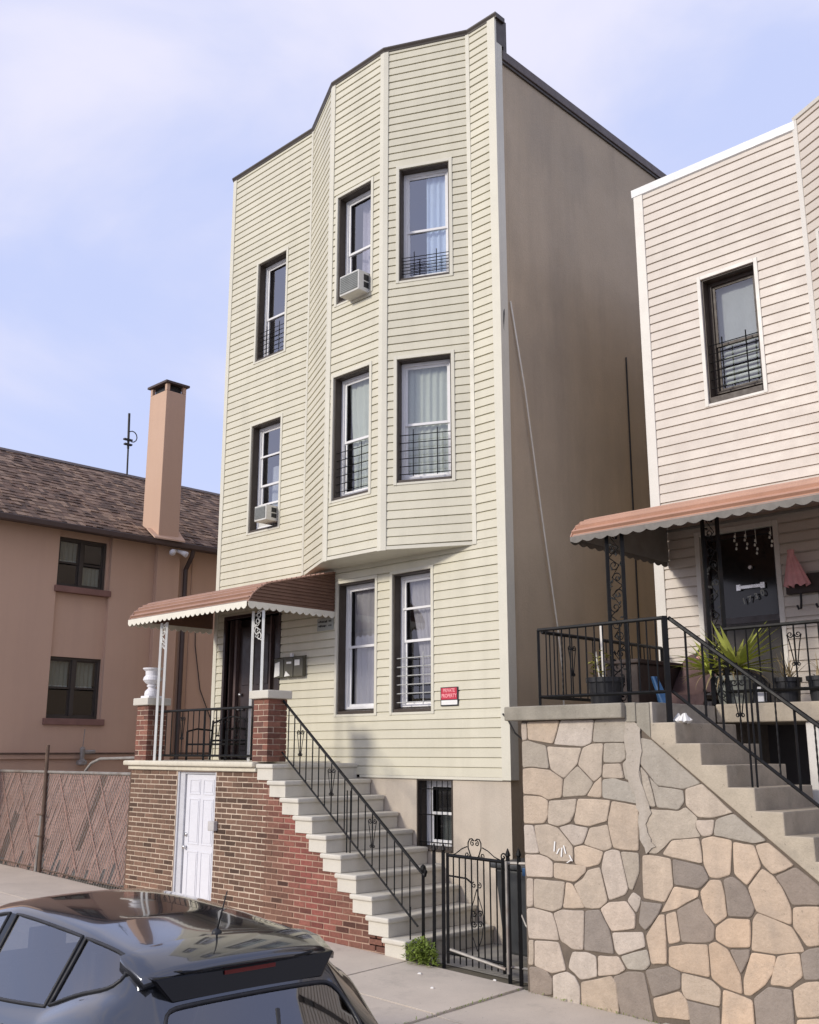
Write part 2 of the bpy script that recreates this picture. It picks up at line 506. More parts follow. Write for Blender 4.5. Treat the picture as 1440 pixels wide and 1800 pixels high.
def gz(x, y):
    return -0.05 + SLOPE * (x + 8.17) + 0.02 * (min(y, -1.41) + 1.41)


CURB_Y = -4.75


def sheet(x0, x1, y0, y1, dz, nx=1):
    mb = MB()
    rows = []
    for i in range(nx + 1):
        x = x0 + (x1 - x0) * i / nx
        rows.append([(x, y0, gz(x, y0) + dz), (x, y1, gz(x, y1) + dz)])
    mb.grid(rows); return mb


struct('ground', sheet(-400, 400, -400, 400, -0.30), M['yard'])
mb = MB(); mb.grid([[(x, -30, gz(x, CURB_Y) - 0.14), (x, CURB_Y - 0.001, gz(x, CURB_Y) - 0.14)] for x in (-120, 120)])
struct('road', mb, M['asphalt'])
walk = struct('sidewalk', sheet(-60, 60, CURB_Y + 0.16, -1.2, -0.018), M['joint'])
mb = MB()
for x0 in range(-60, 60, 3):
    z0, z1 = gz(x0, CURB_Y), gz(x0 + 2.99, CURB_Y)
    mb.hexa([(x0, CURB_Y, z0 - .4), (x0 + 2.99, CURB_Y, z1 - .4), (x0 + 2.99, CURB_Y + .15, z1 - .4), (x0, CURB_Y + .15, z0 - .4),
             (x0, CURB_Y, z0), (x0 + 2.99, CURB_Y, z1), (x0 + 2.99, CURB_Y + .15, z1), (x0, CURB_Y + .15, z0)])
struct('curb', mb, M['curb'], bev=0.015)
struct('yard', sheet(-60, 60, -1.2, 40, -0.012), M['yard'])
# paving slabs, each its own piece of the sidewalk
ys = [-1.405, -2.62, -3.62, CURB_Y + 0.165]
xs = [-6.36 + 1.49 * k for k in range(-9, 6)]
for i, (xa, xb) in enumerate(zip(xs, xs[1:])):
    for j, (yb, ya) in enumerate(zip(ys, ys[1:])):
        g = 0.008
        h = random.uniform(-0.004, 0.004); tx = random.uniform(-0.003, 0.003); ty = random.uniform(-0.003, 0.003)
        if abs(xa + 6.36) < 0.01: h -= 0.012
        p = []
        for dz in (-0.08, 0.0):
            for (x, y, sx, sy) in ((xa + g, ya + g, -1, -1), (xb - g, ya + g, 1, -1), (xb - g, yb - g, 1, 1), (xa + g, yb - g, -1, 1)):
                p.append((x, y, gz(x, y) + h + tx * sx + ty * sy + dz))
        mb = MB(); mb.hexa(p)
        o = struct('paving_slab', mb, M['sidewalk'], parent=walk, bev=0.003)

# ------------------------------------------------------------------ windows
BAR = 0.009


def window(fr, house, u0, u1, z0, z1, recess=0.115, meet=0.5, frame_mat='white', glass='glass', guard=None, mull=None, sill=0.07, surround='siding_trim',
           extra_rails=(), tw=0.045, label=None):
    """opening u0..u1, z0..z1 in a wall frame; every window is a part of its house"""
    w = MB(); t = 0.02
    w.fbox(fr, u0, u0 + t, -recess - 0.05, 0.004, z0, z1)
    w.fbox(fr, u1 - t, u1, -recess - 0.05, 0.004, z0, z1)
    w.fbox(fr, u0 + t, u1 - t, -recess - 0.05, 0.004, z1 - t, z1)
    w.hexa([fr(u0 + t, -recess - 0.05, z0), fr(u1 - t, -recess - 0.05, z0), fr(u1 - t, 0.012, z0), fr(u0 + t, 0.012, z0),
            fr(u0 + t, -recess - 0.05, z0 + sill), fr(u1 - t, -recess - 0.05, z0 + sill), fr(u1 - t, 0.012, z0 + sill * 0.55), fr(u0 + t, 0.012, z0 + sill * 0.55)])
    win = part('window', w, M['reveal'], house, bev=0.003, label=label)
    if surround:
        s = MB()
        a, b = u0 - tw, u1 + tw
        s.fbox(fr, a, u0, -0.02, 0.034, z0 - tw * .7, z1 + tw); s.fbox(fr, u1, b, -0.02, 0.034, z0 - tw * .7, z1 + tw)
        s.fbox(fr, u0, u1, -0.02, 0.034, z1, z1 + tw); s.fbox(fr, u0, u1, -0.02, 0.030, z0 - tw * .7, z0)
        part('surround', s, M[surround], win, bev=0.003)
    a, b, c, d = u0 + t, u1 - t, z0 + sill, z1 - t
    f = MB(); fw = 0.045; D = -recess
    for (p, q, r, s_) in ((a, a + fw, c, d), (b - fw, b, c, d), (a + fw, b - fw, d - fw, d), (a + fw, b - fw, c, c + fw * .8)):
        f.fbox(fr, p, q, D - 0.06, D, r, s_)
    part('frame', f, M[frame_mat], win, bev=0.004)
    a += fw; b -= fw; c += fw * .8; d -= fw
    zm = c + (d - c) * meet; sw = 0.035
    for nm, (lo, hi), dd in (('upper_sash', (zm - .018, d), D - 0.022), ('lower_sash', (c, zm + .018), D - 0.04)):
        s = MB()
        s.fbox(fr, a, a + sw, dd - .018, dd, lo, hi); s.fbox(fr, b - sw, b, dd - .018, dd, lo, hi)
        s.fbox(fr, a + sw, b - sw, dd - .018, dd, hi - sw, hi); s.fbox(fr, a + sw, b - sw, dd - .018, dd, lo, lo + sw)
        part(nm, s, M[frame_mat], win, bev=0.003)
        g = MB(); g.fbox(fr, a + sw, b - sw, dd - .012, dd - .008, lo + sw, hi - sw)
        part('pane', g, M[glass], win)
    for k in extra_rails:
        z = c + (d - c) * k
        g = MB(); g.fbox(fr, a, b, D - .02, D - .004, z - .014, z + .014); part('rail', g, M[frame_mat], win)
    if guard:
        kind, frac, gm = guard
        gmb = MB(); gt = c + (d - c) * frac; gd = -0.045
        if kind == 'rows':
            n = 5
            for k in range(n + 1):
                z = c + 0.02 + (gt - c - 0.02) * k / n
                gmb.bar(fr(u0 + .02, gd, z), fr(u1 - .02, gd, z), BAR)
            for q in (0.28, 0.72):
                u = u0 + (u1 - u0) * q
                gmb.bar(fr(u, gd + .012, c - .01), fr(u, gd + .012, gt + .07), BAR * 1.3)
        else:
            n = 6
            for k in range(n + 1):
                u = u0 + .03 + (u1 - u0 - .06) * k / n
                gmb.bar(fr(u, gd, z0 + .02), fr(u, gd, z1 - .02), BAR * 1.1)
            for z in (z0 + .1, (z0 + z1) / 2, z1 - .12):
                gmb.bar(fr(u0 + .02, gd + .01, z), fr(u1 - .02, gd + .01, z), BAR)
        part('guard', gmb, M[gm], win)
    return win


def curtain(fr, u0, u1, d, z0, z1, mt, label, waves=7, amp=0.03, taper=0.0, lean=0.0, group=None, seed=0):
    rnd = random.Random(seed); ph = rnd.uniform(0, 6)
    mb = MB(); rows = []
    for j in range(9):
        t = j / 8
        row = []
        for i in range(61):
            s = i / 60
            a = u0 + (u1 - u0) * s
            c0 = (u0 + u1) / 2
            aa = a + (taper * (c0 - a) + lean) * math.sin(t * math.pi * .5) ** 1.3
            dd = d - amp * (0.55 + 0.45 * t) * (math.sin(s * waves * 6.283 + ph + 0.5 * math.sin(3 * t)) + 0.22 * math.sin(s * waves * 11.1 + ph * 2))
            row.append(fr(aa, dd, z1 + (z0 - z1) * t))
        rows.append(row)
    mb.grid(rows)
    base = fr((u0 + u1) / 2, d, z0)
    return thing('curtain', mb, M[mt], base, label, 'curtain', group, sm=True, recalc=False)


PIECES = []


def boards(fr, u0, u1, z0, z1, holes, exp, house, mt, stuff=False, zref=None, d=0.0):
    """lap siding: every length of board between two openings is a piece; flush_boards() builds them"""
    zref = z0 if zref is None else zref
    k = math.floor((z0 - zref) / exp + 1e-6)
    while zref + k * exp < z1 - 0.004:
        a0 = zref + k * exp; b0 = a0 + exp
        a, b = max(a0, z0), min(b0, z1)
        cuts = sorted({a, b} | {h[2] for h in holes if a < h[2] < b and h[0] < u1 and h[1] > u0} | {h[3] for h in holes if a < h[3] < b and h[0] < u1 and h[1] > u0})
        dj = random.uniform(-.0012, .0012)

        def prof(z):
            t = (z - a0) / exp
            return d + dj + (0.025 - 0.005 * t if t < 0.80 else 0.021 - (t - 0.80) / 0.20 * 0.0185)
        for p, q in zip(cuts, cuts[1:]):
            if q - p < .006: continue
            m = (p + q) / 2; kz = a0 + exp * .80
            for s_, e in subtract(u0, u1, [(h[0], h[1]) for h in holes if h[2] < m < h[3]]):
                if e - s_ < 0.004: continue
                zz = [p + 1e-5] + ([kz] if p < kz < q else []) + [q - 1e-5]
                loop = [(d - .02, p)] + [(prof(z), z) for z in zz] + [(d - .02, q)]
                g = random.uniform(-.0008, .0008)
                mb = MB(); mb.prism([fr(s_, dd, z) for dd, z in loop], [fr(e, dd + g, z) for dd, z in loop])
                PIECES.append(((0 if stuff else 1) * (e - s_) * (q - p), mb))
        k += 1


def flush_boards(house, mt, limit=295):
    PIECES.sort(key=lambda q: -q[0])
    for _, mb in PIECES[:limit]: part('siding_board', mb, M[mt], house)
    joined = MB()
    for _, mb in PIECES[limit:]:
        n = len(joined.v); joined.v += mb.v
        for f in mb.f: joined.face([i + n for i in f])
    if joined.v: part('siding_boards', joined, M[mt], house, stuff=True)
    PIECES.clear()


# ------------------------------------------------------------------ cream three-storey house
FX0, FX1 = -13.48, -7.585
ZB, ZT = 1.745, 11.86
BAYZ = 4.56
B0, B1, B2, B3 = (-11.36, 0.0), (-10.26, -0.55), (-9.16, -0.55), (-8.05, 0.0)
house = root('row_house', (-10.5, 0, 0.0), 'tall cream vinyl-sided three-storey house with an angled bay and tan side wall', 'house')
FF = Frame((0, 0), (1, 0), (0, -1))
FL, lenL = wall_frame(B0, B1); FM, lenM = wall_frame(B1, B2); FR_, lenR = wall_frame(B2, B3)
FR_.u = (FR_.u[0], FR_.u[1])
gw = [(-10.58, -9.83, 2.53, 4.33), (-9.50, -8.80, 2.53, 4.34)]
up = [(-12.70, -11.96, 8.24, 9.98), (-12.72, -11.98, 5.38, 7.14)]
fm = [(0.16, 0.86, 8.24, 9.92), (0.13, 0.86, 5.36, 7.14)]
fmr = [(0.225, 0.94, 8.25, 9.94), (0.20, 0.945, 5.42, 7.12)]
door_hole = (-13.20, -11.88, 1.90, 4.05)
bw = (-9.08, -8.48, 0.86, 1.71)
EXP = 0.1145
tw = 0.045


def grow(hs, m=0.04): return [(h[0] - m, h[1] + m, h[2] - m * .6, h[3] + m) for h in hs]


core = MB()
wall_boxes(core, FF, FX0 + .02, FX1 - .02, -0.22, -0.021, ZB, BAYZ, gw + [door_hole])
wall_boxes(core, FF, FX0 + .02, B0[0], -0.22, -0.021, BAYZ, ZT, up)
wall_boxes(core, FF, B3[0], FX1 - .02, -0.22, -0.021, BAYZ, ZT, [])
for fr, ln, hs in ((FL, lenL, []), (FM, lenM, fm), (FR_, lenR, fmr)):
    wall_boxes(core, fr, 0.0, ln, -0.20, -0.021, BAYZ, ZT, hs)
part('sheathing', core, M['interior'], house)
boards(FF, FX0 + .06, FX1 - .10, ZB, BAYZ, grow(gw) + [(door_hole[0] - .05, door_hole[1] + .05, 1.7, 4.10)], EXP, house, 'siding')
boards(FF, FX0 + .06, B0[0] - .03, BAYZ, ZT, grow(up), EXP, house, 'siding', zref=ZB)
boards(FF, B3[0] + .03, FX1 - .10, BAYZ, ZT, [], EXP, house, 'siding', zref=ZB)
boards(FL, 0.05, lenL - .05, BAYZ + .04, ZT, [], EXP, house, 'siding', stuff=True, zref=ZB)
boards(FM, 0.06, lenM - .06, BAYZ + .04, ZT, grow(fm), EXP, house, 'siding', zref=ZB)
boards(FR_, 0.06, lenR - .04, BAYZ + .04, ZT, grow(fmr), EXP, house, 'siding', zref=ZB)
flush_boards(house, 'siding')
# corner posts and inside channels
for nm, pts in (('corner_trim', [(FX0, .035, FX0 + .07)]),):
    pass
t = MB(); t.fbox(FF, FX1 - .10, FX1 + .035, -.02, .036, ZB - .03, ZT + .02); t.fbox(FF, FX1 + .003, FX1 + .034, -.12, -.02, ZB - .03, ZT + .02)
part('corner_trim', t, M['siding_trim'], house, bev=0.004)
t = MB(); t.fbox(FF, FX0 - .03, FX0 + .06, -.10, .036, ZB - .03, ZT); part('corner_trim', t, M['siding_trim'], house, bev=0.004)


def corner_post(A, B, C, w=0.062):
    """outside corner trim at B between walls A-B and B-C"""
    f1, l1 = wall_frame(A, B); f2, l2 = wall_frame(B, C)
    n1, n2 = Vector(f1.n), Vector(f2.n); bis = (n1 + n2).normalized(); k = .036 / bis.dot(n1)
    out = Vector(B) + bis * k
    a = f1(l1 - w, .036, 0); a2 = f1(l1 - w, -.01, 0); c = f2(w, .036, 0); c2 = f2(w, -.01, 0)
    loop = [(a2[0], a2[1]), (a[0], a[1]), (out.x, out.y), (c[0], c[1]), (c2[0], c2[1]), (B[0] - bis.x * .02, B[1] - bis.y * .02)]
    mb = MB(); mb.prism([(x, y, BAYZ - .02) for x, y in loop], [(x, y, ZT) for x, y in loop])
    return mb


part('corner_trim', corner_post(B0, B1, B2), M['siding_trim'], house, bev=0.003)
part('corner_trim', corner_post(B1, B2, B3), M['siding_trim'], house, bev=0.003)
for P, f1, u1, f2, u2 in ((B0, FF, B0[0] - .03, FL, .05), (B3, FR_, lenR - .04, FF, B3[0] + .03)):
    mb = MB()
    a, b = f1(u1, .030, 0), f2(u2, .030, 0); c, d = f2(u2, -.01, 0), f1(u1, -.01, 0)
    loop = [(a[0], a[1]), (b[0], b[1]), (c[0], c[1]), (P[0], P[1] + .012), (d[0], d[1])]
    mb.prism([(x, y, BAYZ - .01) for x, y in loop], [(x, y, ZT) for x, y in loop])
    part('channel_trim', mb, M['siding_trim'], house)
# bottom starter trim and bay soffit
t = MB(); t.fbox(FF, -10.1, FX1 - .10, -.02, .026, ZB - .035, ZB - .002); part('starter_trim', t, M['siding_trim'], house, bev=0.003)
t = MB()
lo = [(B0[0] - .02, -.0), (B1[0] - .012, B1[1] - .030), (B2[0] + .012, B2[1] - .030), (B3[0] + .02, 0.0), (B3[0], .15), (B0[0], .15)]
t.prism([(x, y, BAYZ - .012) for x, y in lo], [(x, y, BAYZ + .035) for x, y in lo]); part('soffit', t, M['siding_trim'], house, bev=0.004)
# cornice following the roof edge
line = [(FX0 - .05, 0), B0, B1, B2, B3, (FX1 + .07, 0)]


def offset_line(line, d):
    out = []
    for i, p in enumerate(line):
        ns = []
        if i > 0: ns.append(Vector(wall_frame(line[i - 1], p)[0].n))
        if i < len(line) - 1: ns.append(Vector(wall_frame(p, line[i + 1])[0].n))
        b = sum(ns, Vector((0, 0))).normalized(); k = d / b.dot(ns[0])
        out.append((p[0] + b.x * k, p[1] + b.y * k))
    return out


def cornice_run(line, prof, house, mt, name):
    for i in range(len(line) - 1):
        mb = MB(); loops = []
        for e in (i, i + 1):
            loops.append([(*offset_line(line, d)[e], z) for d, z in prof])
        mb.prism(loops[0], loops[1]); part(name, mb, M[mt], house)


cornice_run(line, [(-.15, ZT - .0), (.032, ZT - .0), (.038, ZT + .02), (.055, ZT + .05), (.055, ZT + .07), (-.15, ZT + .07)], house, 'cornice', 'cornice')
t = MB(); t.box(FX1 - .02, FX1 + .036, .153, .22, 11.435, ZT + .06); t.box(FX1 + .004, FX1 + .036, .001, .151, 11.5, ZT - .002); part('cornice_return', t, M['cornice'], house)
# side and rear walls, roof
t = MB(); t.box(FX1 - .25, FX1, .22, 12.0, -.2, 11.28); part('side_wall', t, M['stucco'], house)
t = MB(); t.box(FX1 - .25, FX1 - .001, .008, .22, -.2, 11.28); part('side_wall_return', t, M['stucco'], house)
t = MB(); t.box(FX1 - .25, FX1 + .05, .12, 12.05, 11.285, 11.43); part('roof_edge_band', t, M['brown_metal'], house, bev=0.01)
t = MB(); t.box(FX1 - .1, FX1 + .03, .12, 12.04, 11.245, 11.284); part('drip_edge', t, M['cornice'], house)
t = MB(); t.box(FX0, FX0 + .25, .22, 12.0, -.2, 11.4); t.box(FX0, FX1, 12.0, 12.2, -.2, 11.4); part('rear_wall', t, M['stucco'], house)
t = MB(); t.box(FX0 + .02, FX1 - .02, .0, 12.1, 11.2, 11.26)
lo = [B0, B1, B2, B3]; t.prism([(x, y, 11.2) for x, y in lo], [(x, y, 11.26) for x, y in lo]); part('roof', t, M['roofing'], house)
t = MB()
for z in (1.7, 4.60, 7.75): t.box(FX0 + .25, FX1 - .25, .22, 11.9, z, z + .06)
t.box(FX0 + .25, FX1 - .25, 1.9, 2.0, -.1, 11.2)
part('interior_wall', t, M['interior'], house)
# foundation wall with the basement window
t = MB(); wall_boxes(t, FF, FX0, FX1 - .255, -0.22, -0.004, -.3, ZB - .037, [bw]); t.fbox(FF, FX1 - .255, FX1, -.0075, -0.004, -.3, ZB - .037)
part('foundation_wall', t, M['base_stucco'], house)
window(FF, house, bw[0], bw[1], bw[2], bw[3], recess=.16, guard=('bars', 1, 'black_iron'), surround=None, glass='glass_dim', sill=.05)
# ground floor
window(FF, house, *gw[0], meet=.5, glass='glass_clear')
window(FF, house, *gw[1], meet=.5, glass='glass_clear', extra_rails=(.76,), guard=('rows', .36, 'light_iron'))
window(FF, house, *up[0], meet=.42, guard=('rows', .26, 'black_iron'))
window(FF, house, *up[1], meet=.42, extra_rails=(.72, .22))
window(FM, house, *fm[0], meet=.46)
window(FM, house, *fm[1], meet=.46, glass='glass_clear', guard=('rows', .36, 'black_iron'))
window(FR_, house, *fmr[0], meet=.45, guard=('rows', .17, 'black_iron'))
window(FR_, house, *fmr[1], meet=.47, glass='glass_clear', guard=('rows', .36, 'black_iron'))
# curtains
curtain(FF, -10.50, -9.90, -.222, 2.6, 4.28, 'curtain_lilac', 'lilac curtain in the left ground-floor window of the cream house', 5, .013, seed=1)
curtain(FF, -9.42, -8.88, -.222, 2.9, 4.28, 'curtain_lilac', 'lilac curtain gathered aside in the guarded ground-floor window', 6, .013, taper=.35, lean=.12, seed=2)
curtain(FM, .20, .82, -.222, 5.45, 7.08, 'curtain_white', 'white curtain in the narrow second-floor bay window', 5, .013, taper=.15, lean=.06, seed=3)
curtain(FR_, .26, .90, -.222, 5.5, 7.06, 'curtain_white', 'white curtain in the wide second-floor bay window', 7, .013, seed=4)
curtain(FR_, .55, .90, -.222, 8.3, 9.9, 'curtain_blue', 'bluish white curtain drawn right in the top-floor bay window', 4, .013, seed=5)
curtain(FM, .35, .84, -.32, 8.3, 9.88, 'curtain_lilac', 'pale lilac curtain behind the air conditioner in the bay', 3, .03, seed=6)
curtain(FF, -12.60, -12.02, -.32, 5.5, 6.5, 'curtain_grey', 'grey curtain behind the left second-floor window', 3, .02, seed=7)
curtain(FF, -9.0, -8.52, -.36, .92, 1.3, 'curtain_grey', 'grey sheer curtain in the barred basement window', 5, .02, seed=8)

# front door recess of the cream house
dz0, dz1 = 1.93, 4.05
dr = MB(); a, b = door_hole[0], door_hole[1]
dr.fbox(FF, a - .05, a, -.3, .034, dz0, dz1 + .05); dr.fbox(FF, b, b + .05, -.3, .034, dz0, dz1 + .05); dr.fbox(FF, a, b, -.3, .034, dz1, dz1 + .05)
door = part('door', dr, M['door_dark'], house, bev=.004)
for (u0, u1) in ((-12.20, b),):
    t = MB(); t.fbox(FF, u0, u1, -.20, -.13, dz0, dz1); t.fbox(FF, u0 + .06, u1 - .06, -.13, -.118, dz0 + .15, dz0 + .75); t.fbox(FF, u0 + .06, u1 - .06, -.13, -.118, dz0 + .9, dz1 - .2)
    part('sidelight_panel', t, M['door_dark'], door, bev=.006)
t = MB(); t.fbox(FF, -13.03, -12.22, -.19, -.13, dz0, dz1 - .12)
for (z0, z1) in ((dz0 + .12, dz0 + .62), (dz0 + 1.10, dz0 + 1.85)):
    for (u0, u1) in ((-12.94, -12.66), (-12.58, -12.30)): t.fbox(FF, u0, u1, -.13, -.118, z0, z1)
part('door_leaf', t, M['door_dark'], door, bev=.006)
t = MB(); t.fbox(FF, -13.09, -13.035, -.15, -.07, dz0, dz1); t.fbox(FF, a, a + .03, -.15, -.05, dz0, dz1); t.fbox(FF, -12.22, -12.19, -.15, -.08, dz0, dz1); part('door_jamb', t, M['door_mid'], door, bev=.004)
t = MB(); t.fbox(FF, a, b, -.24, -.205, dz0, dz1); part('door_backing', t, M['door_dark'], door)
for (u, z) in ((-12.94, 2.89), (-12.97, 2.67), (-12.88, 2.67)):
    t = MB(); t.tube([FF(u, -.13, z), FF(u, -.10, z), FF(u, -.075, z)], [.012, .030, .018], 10); part('knob', t, M['chrome'], door, sm=True)

# ------------------------------------------------------------------ air conditioners


def air_conditioner(fr, u0, u1, d0, d1, z0, z1, wu0, wu1, wz, label):
    base = fr((u0 + u1) / 2, (d0 + d1) / 2, z0)
    r = root('air_conditioner', base, label, 'air conditioner', 'window air conditioners on the cream house')
    t = MB(); t.fbox(fr, u0, u1, d0, d1, z0, z1); part('case', t, M['ac'], r, bev=.012)
    t = MB(); t.fbox(fr, u0 + .02, u1 - .02, d1 - .004, d1 + .006, z0 + .03, z1 - .025); g = part('grille', t, M['ac_grille'], r)
    t = MB()
    for k in range(9):
        z = z0 + .045 + (z1 - z0 - .09) * k / 8
        t.fbox(fr, u0 + .025, u1 - .025, d1 + .006, d1 + .012, z - .004, z + .004)
    part('fin', t, M['ac_grille'], g, stuff=True)
    for q in (0.22, 0.55):
        a = d0 + (d1 - d0) * q
        for (za, zb) in ((.2, .48), (.55, .85)):
            t = MB(); t.fbox(fr, u1 - .002, u1 + .003, a, a + (d1 - d0) * .22, z0 + (z1 - z0) * za, z0 + (z1 - z0) * zb); part('vent', t, M['black'], r)
    t = MB(); t.fbox(fr, wu0, u0, -.16, -.13, z0, z1); t.fbox(fr, u1, wu1, -.16, -.13, z0, z1); t.fbox(fr, wu0, wu1, -.16, -.13, z1, z1 + .04); part('filler_panel', t, M['ac'], r)
    t = MB(); t.fbox(fr, u0 + .06, u0 + .12, -.10, d0 + .12, wz, z0); part('bracket', t, M['utility'], r)
    return r


air_conditioner(FM, .44, .83, -.2, .22, 8.20, 8.50, .2, .83, 8.26, 'boxy window air conditioner in the top-floor bay window')
air_conditioner(FF, -12.29, -12.0, -.2, .24, 5.46, 5.70, -12.65, -12.0, 5.41, 'small window air conditioner in the left second-floor window')

# ------------------------------------------------------------------ signs, mailboxes, cables on the cream house


def text_mesh(body, size, mt, name='lettering', bold=0.0, extr=0.001):
    c = bpy.data.curves.new('txt', 'FONT'); c.body = body; c.size = size; c.extrude = extr; c.offset = bold
    c.align_x = 'CENTER'; c.align_y = 'CENTER'
    o = bpy.data.objects.new('txt', c); COL.objects.link(o)
    dg = bpy.context.evaluated_depsgraph_get()
    me = bpy.data.meshes.new_from_object(o.evaluated_get(dg))
    bpy.data.objects.remove(o); me.name = name; setmat(me, mt); return me


sign = root('property_sign', (-8.49, -.03, 2.60), 'small red private property sign with white strip beside guarded ground-floor window', 'sign')
t = MB(); t.fbox(FF, -8.635, -8.345, .03, .035, 2.585, 2.815); part('backing', t, M['black'], sign)
t = MB(); t.fbox(FF, -8.622, -8.365, .035, .037, 2.665, 2.805); part('red_panel', t, M['sign_red'], sign)
t = MB(); t.fbox(FF, -8.622, -8.358, .035, .037, 2.60, 2.655); part('white_strip', t, M['paper'], sign)
for body, z in (('PRIVATE', 2.772), ('PROPERTY', 2.708)):
    o = inst('lettering', text_mesh(body, .062, M['sign_pink'], bold=.0015), (-8.493, -.0385, z), sign, rot=(math.pi / 2, 0, 0), scale=(.84, 1, 1))
plate = root('house_plate', (-10.82, -.03, 3.72), 'small grey notice plate under the awning corner, left of the window', 'sign')
t = MB(); t.fbox(FF, -11.0, -10.66, .03, .036, 3.70, 3.875); part('backing', t, M['plate'], plate)
rnd = random.Random(5)
for row, z in enumerate((3.825, 3.765)):
    t = MB(); u = -10.97
    while u < -10.70:
        w = rnd.uniform(.012, .026)
        if not (-10.80 < u < -10.765): t.fbox(FF, u, u + w, .036, .0375, z - .017 + rnd.uniform(0, .008), z + .017 - rnd.uniform(0, .008))
        u += w + rnd.uniform(.004, .01)
    part('blurred_lettering', t, M['black'], plate)
for k, (u0, lab, face) in enumerate(((-11.86, 'leftmost wall mailbox beside the door, stuffed with pale flyers', 0), (-11.645, 'middle wall mailbox with folded paper sticking out', 1), (-11.43, 'rightmost wall mailbox with square white sticker', 2))):
    r = root('mailbox', (u0 + .1, -.03, 3.08), lab, 'mailbox', 'mailboxes by the front door')
    t = MB(); t.fbox(FF, u0, u0 + .20, .02, .10, 3.08, 3.36); part('box', t, M['mailbox'], r, bev=.008)
    t = MB(); t.hexa([FF(u0 - .004, .015, 3.36), FF(u0 + .204, .015, 3.36), FF(u0 + .204, .112, 3.335), FF(u0 - .004, .112, 3.335), FF(u0 - .004, .015, 3.385), FF(u0 + .204, .015, 3.385), FF(u0 + .204, .112, 3.352), FF(u0 - .004, .112, 3.352)])
    part('lid', t, M['mailbox'], r, bev=.003)
    t = MB()
    if face == 0:
        t.hexa([FF(u0 + .01, .10, 3.09), FF(u0 + .13, .10, 3.11), FF(u0 + .13, .112, 3.11), FF(u0 + .01, .112, 3.09), FF(u0 + .02, .10, 3.29), FF(u0 + .12, .10, 3.31), FF(u0 + .12, .108, 3.31), FF(u0 + .02, .108, 3.29)])
    elif face == 1:
        t.prism([FF(u0 + .02, .101, 3.09), FF(u0 + .15, .101, 3.10), FF(u0 + .05, .101, 3.17)], [FF(u0 + .02, .106, 3.09), FF(u0 + .15, .106, 3.10), FF(u0 + .05, .106, 3.17)])
        t.fbox(FF, u0 + .06, u0 + .17, .101, .104, 3.27, 3.30); t.fbox(FF, u0 + .12, u0 + .17, .06, .09, 3.37, 3.42)
    else:
        t.fbox(FF, u0 + .03, u0 + .14, .101, .104, 3.24, 3.32)
    part('paper', t, M['paper'], r)
# cables
t = MB(); t.tube([(FX1 + .02, .19, 7.73), (FX1 + .045, .42, 6.55), (FX1 + .05, .68, 5.0), (FX1 + .05, .95, 3.55), (FX1 + .05, 1.02, 3.0), (FX1 + .04, 1.04, 2.0), (FX1 + .04, 1.05, .2)], .011, 6)
thing('hanging_rope', t, M['cable_pale'], (FX1 + .04, 1.0, .2), 'pale rope slanting down the tan side wall', 'rope', sm=True)
t = MB(); t.tube([(FX1 + .012, 2.95, 7.75), (FX1 + .012, 2.93, 5.2), (FX1 + .012, 2.92, 2.6), (FX1 + .012, 2.92, .0)], .012, 6)
thing('conduit', t, M['cable_dark'], (FX1 + .01, 2.92, 0), 'thin dark conduit running straight up the shaded side wall', 'conduit')
t = MB(); t.tube([(FX1 - .06, -.045, 2.47), (FX1 + .02, -.05, 2.40), (FX1 + .08, .0, 2.25), (FX1 + .22, .15, 2.07), (FX1 + .6, .3, 2.0), (FX1 + 1.3, .4, 2.1)], .011, 6)
thing('cable', t, M['cable_dark'], (FX1, 0, 2.4), 'dark cable sagging from the house corner across the alley', 'cable', sm=True)
t = MB(); t.tube([(FX1 + .012, .05, 7.62), (FX1 + .03, .03, 7.5), (FX1 + .02, .02, 7.3), (FX1 + .012, .12, 7.15)], .016, 6)
thing('cable_stub', t, M['cable_dark'], (FX1, .05, 7.3), 'short black cable stub on the corner trim above the rope', 'cable')

# ------------------------------------------------------------------ bricks


def brick_mesh(l, d, h, seed):
    rnd = random.Random(seed); mb = MB()
    j = lambda s=.0025: rnd.uniform(-s, s)
    mb.hexa([(sx * l / 2 + j(), sy * d / 2 + j(.0015), sz * h / 2 + j()) for sz in (-1, 1) for sx, sy in ((-1, -1), (1, -1), (1, 1), (-1, 1))])
    bm = bmesh.new(); me = mb.mesh('brick'); bm.from_mesh(me)
    fe = [e for e in bm.edges if all(v.co.y < 0 for v in e.verts)]
    bmesh.ops.bevel(bm, geom=fe, offset=.0035, segments=1, affect='EDGES'); bm.to_mesh(me); bm.free()
    setmat(me, M['brick']); return me


BR = {}


def brick_variant(l, d, h):
    key = (round(l, 3), round(d, 3), round(h, 3))
    if key not in BR: BR[key] = [brick_mesh(l, d, h, s) for s in range(4)]
    return random.choice(BR[key])


def brick_color(x, z):
    # olive-brown bricks at the left, redder towards the stairs, red paint stain between
    olive = (0.162, 0.096, 0.064); red = (0.20, 0.090, 0.062); salmon = (0.31, 0.165, 0.11); stain = (0.26, 0.080, 0.062)
    t = min(max((x + 10.9) / 1.6, 0), 1)
    c = [a + (b - a) * t for a, b in zip(olive, red)]
    low = min(max((0.55 - z) / .5, 0), 1) * (1 - t)
    c = [a + (b - a) * low * .45 for a, b in zip(c, salmon)]
    cx = -9.75 + (1.2 - z) * .45
    s = math.exp(-((x - cx) / .36) ** 2)
    s *= random.uniform(.6, 1.0)
    c = [a + (b - a) * s for a, b in zip(c, stain)]
    k = random.uniform(.72, 1.15)
    if random.random() < .08: k *= .5
    return tuple(min(v * k, 1) for v in c)


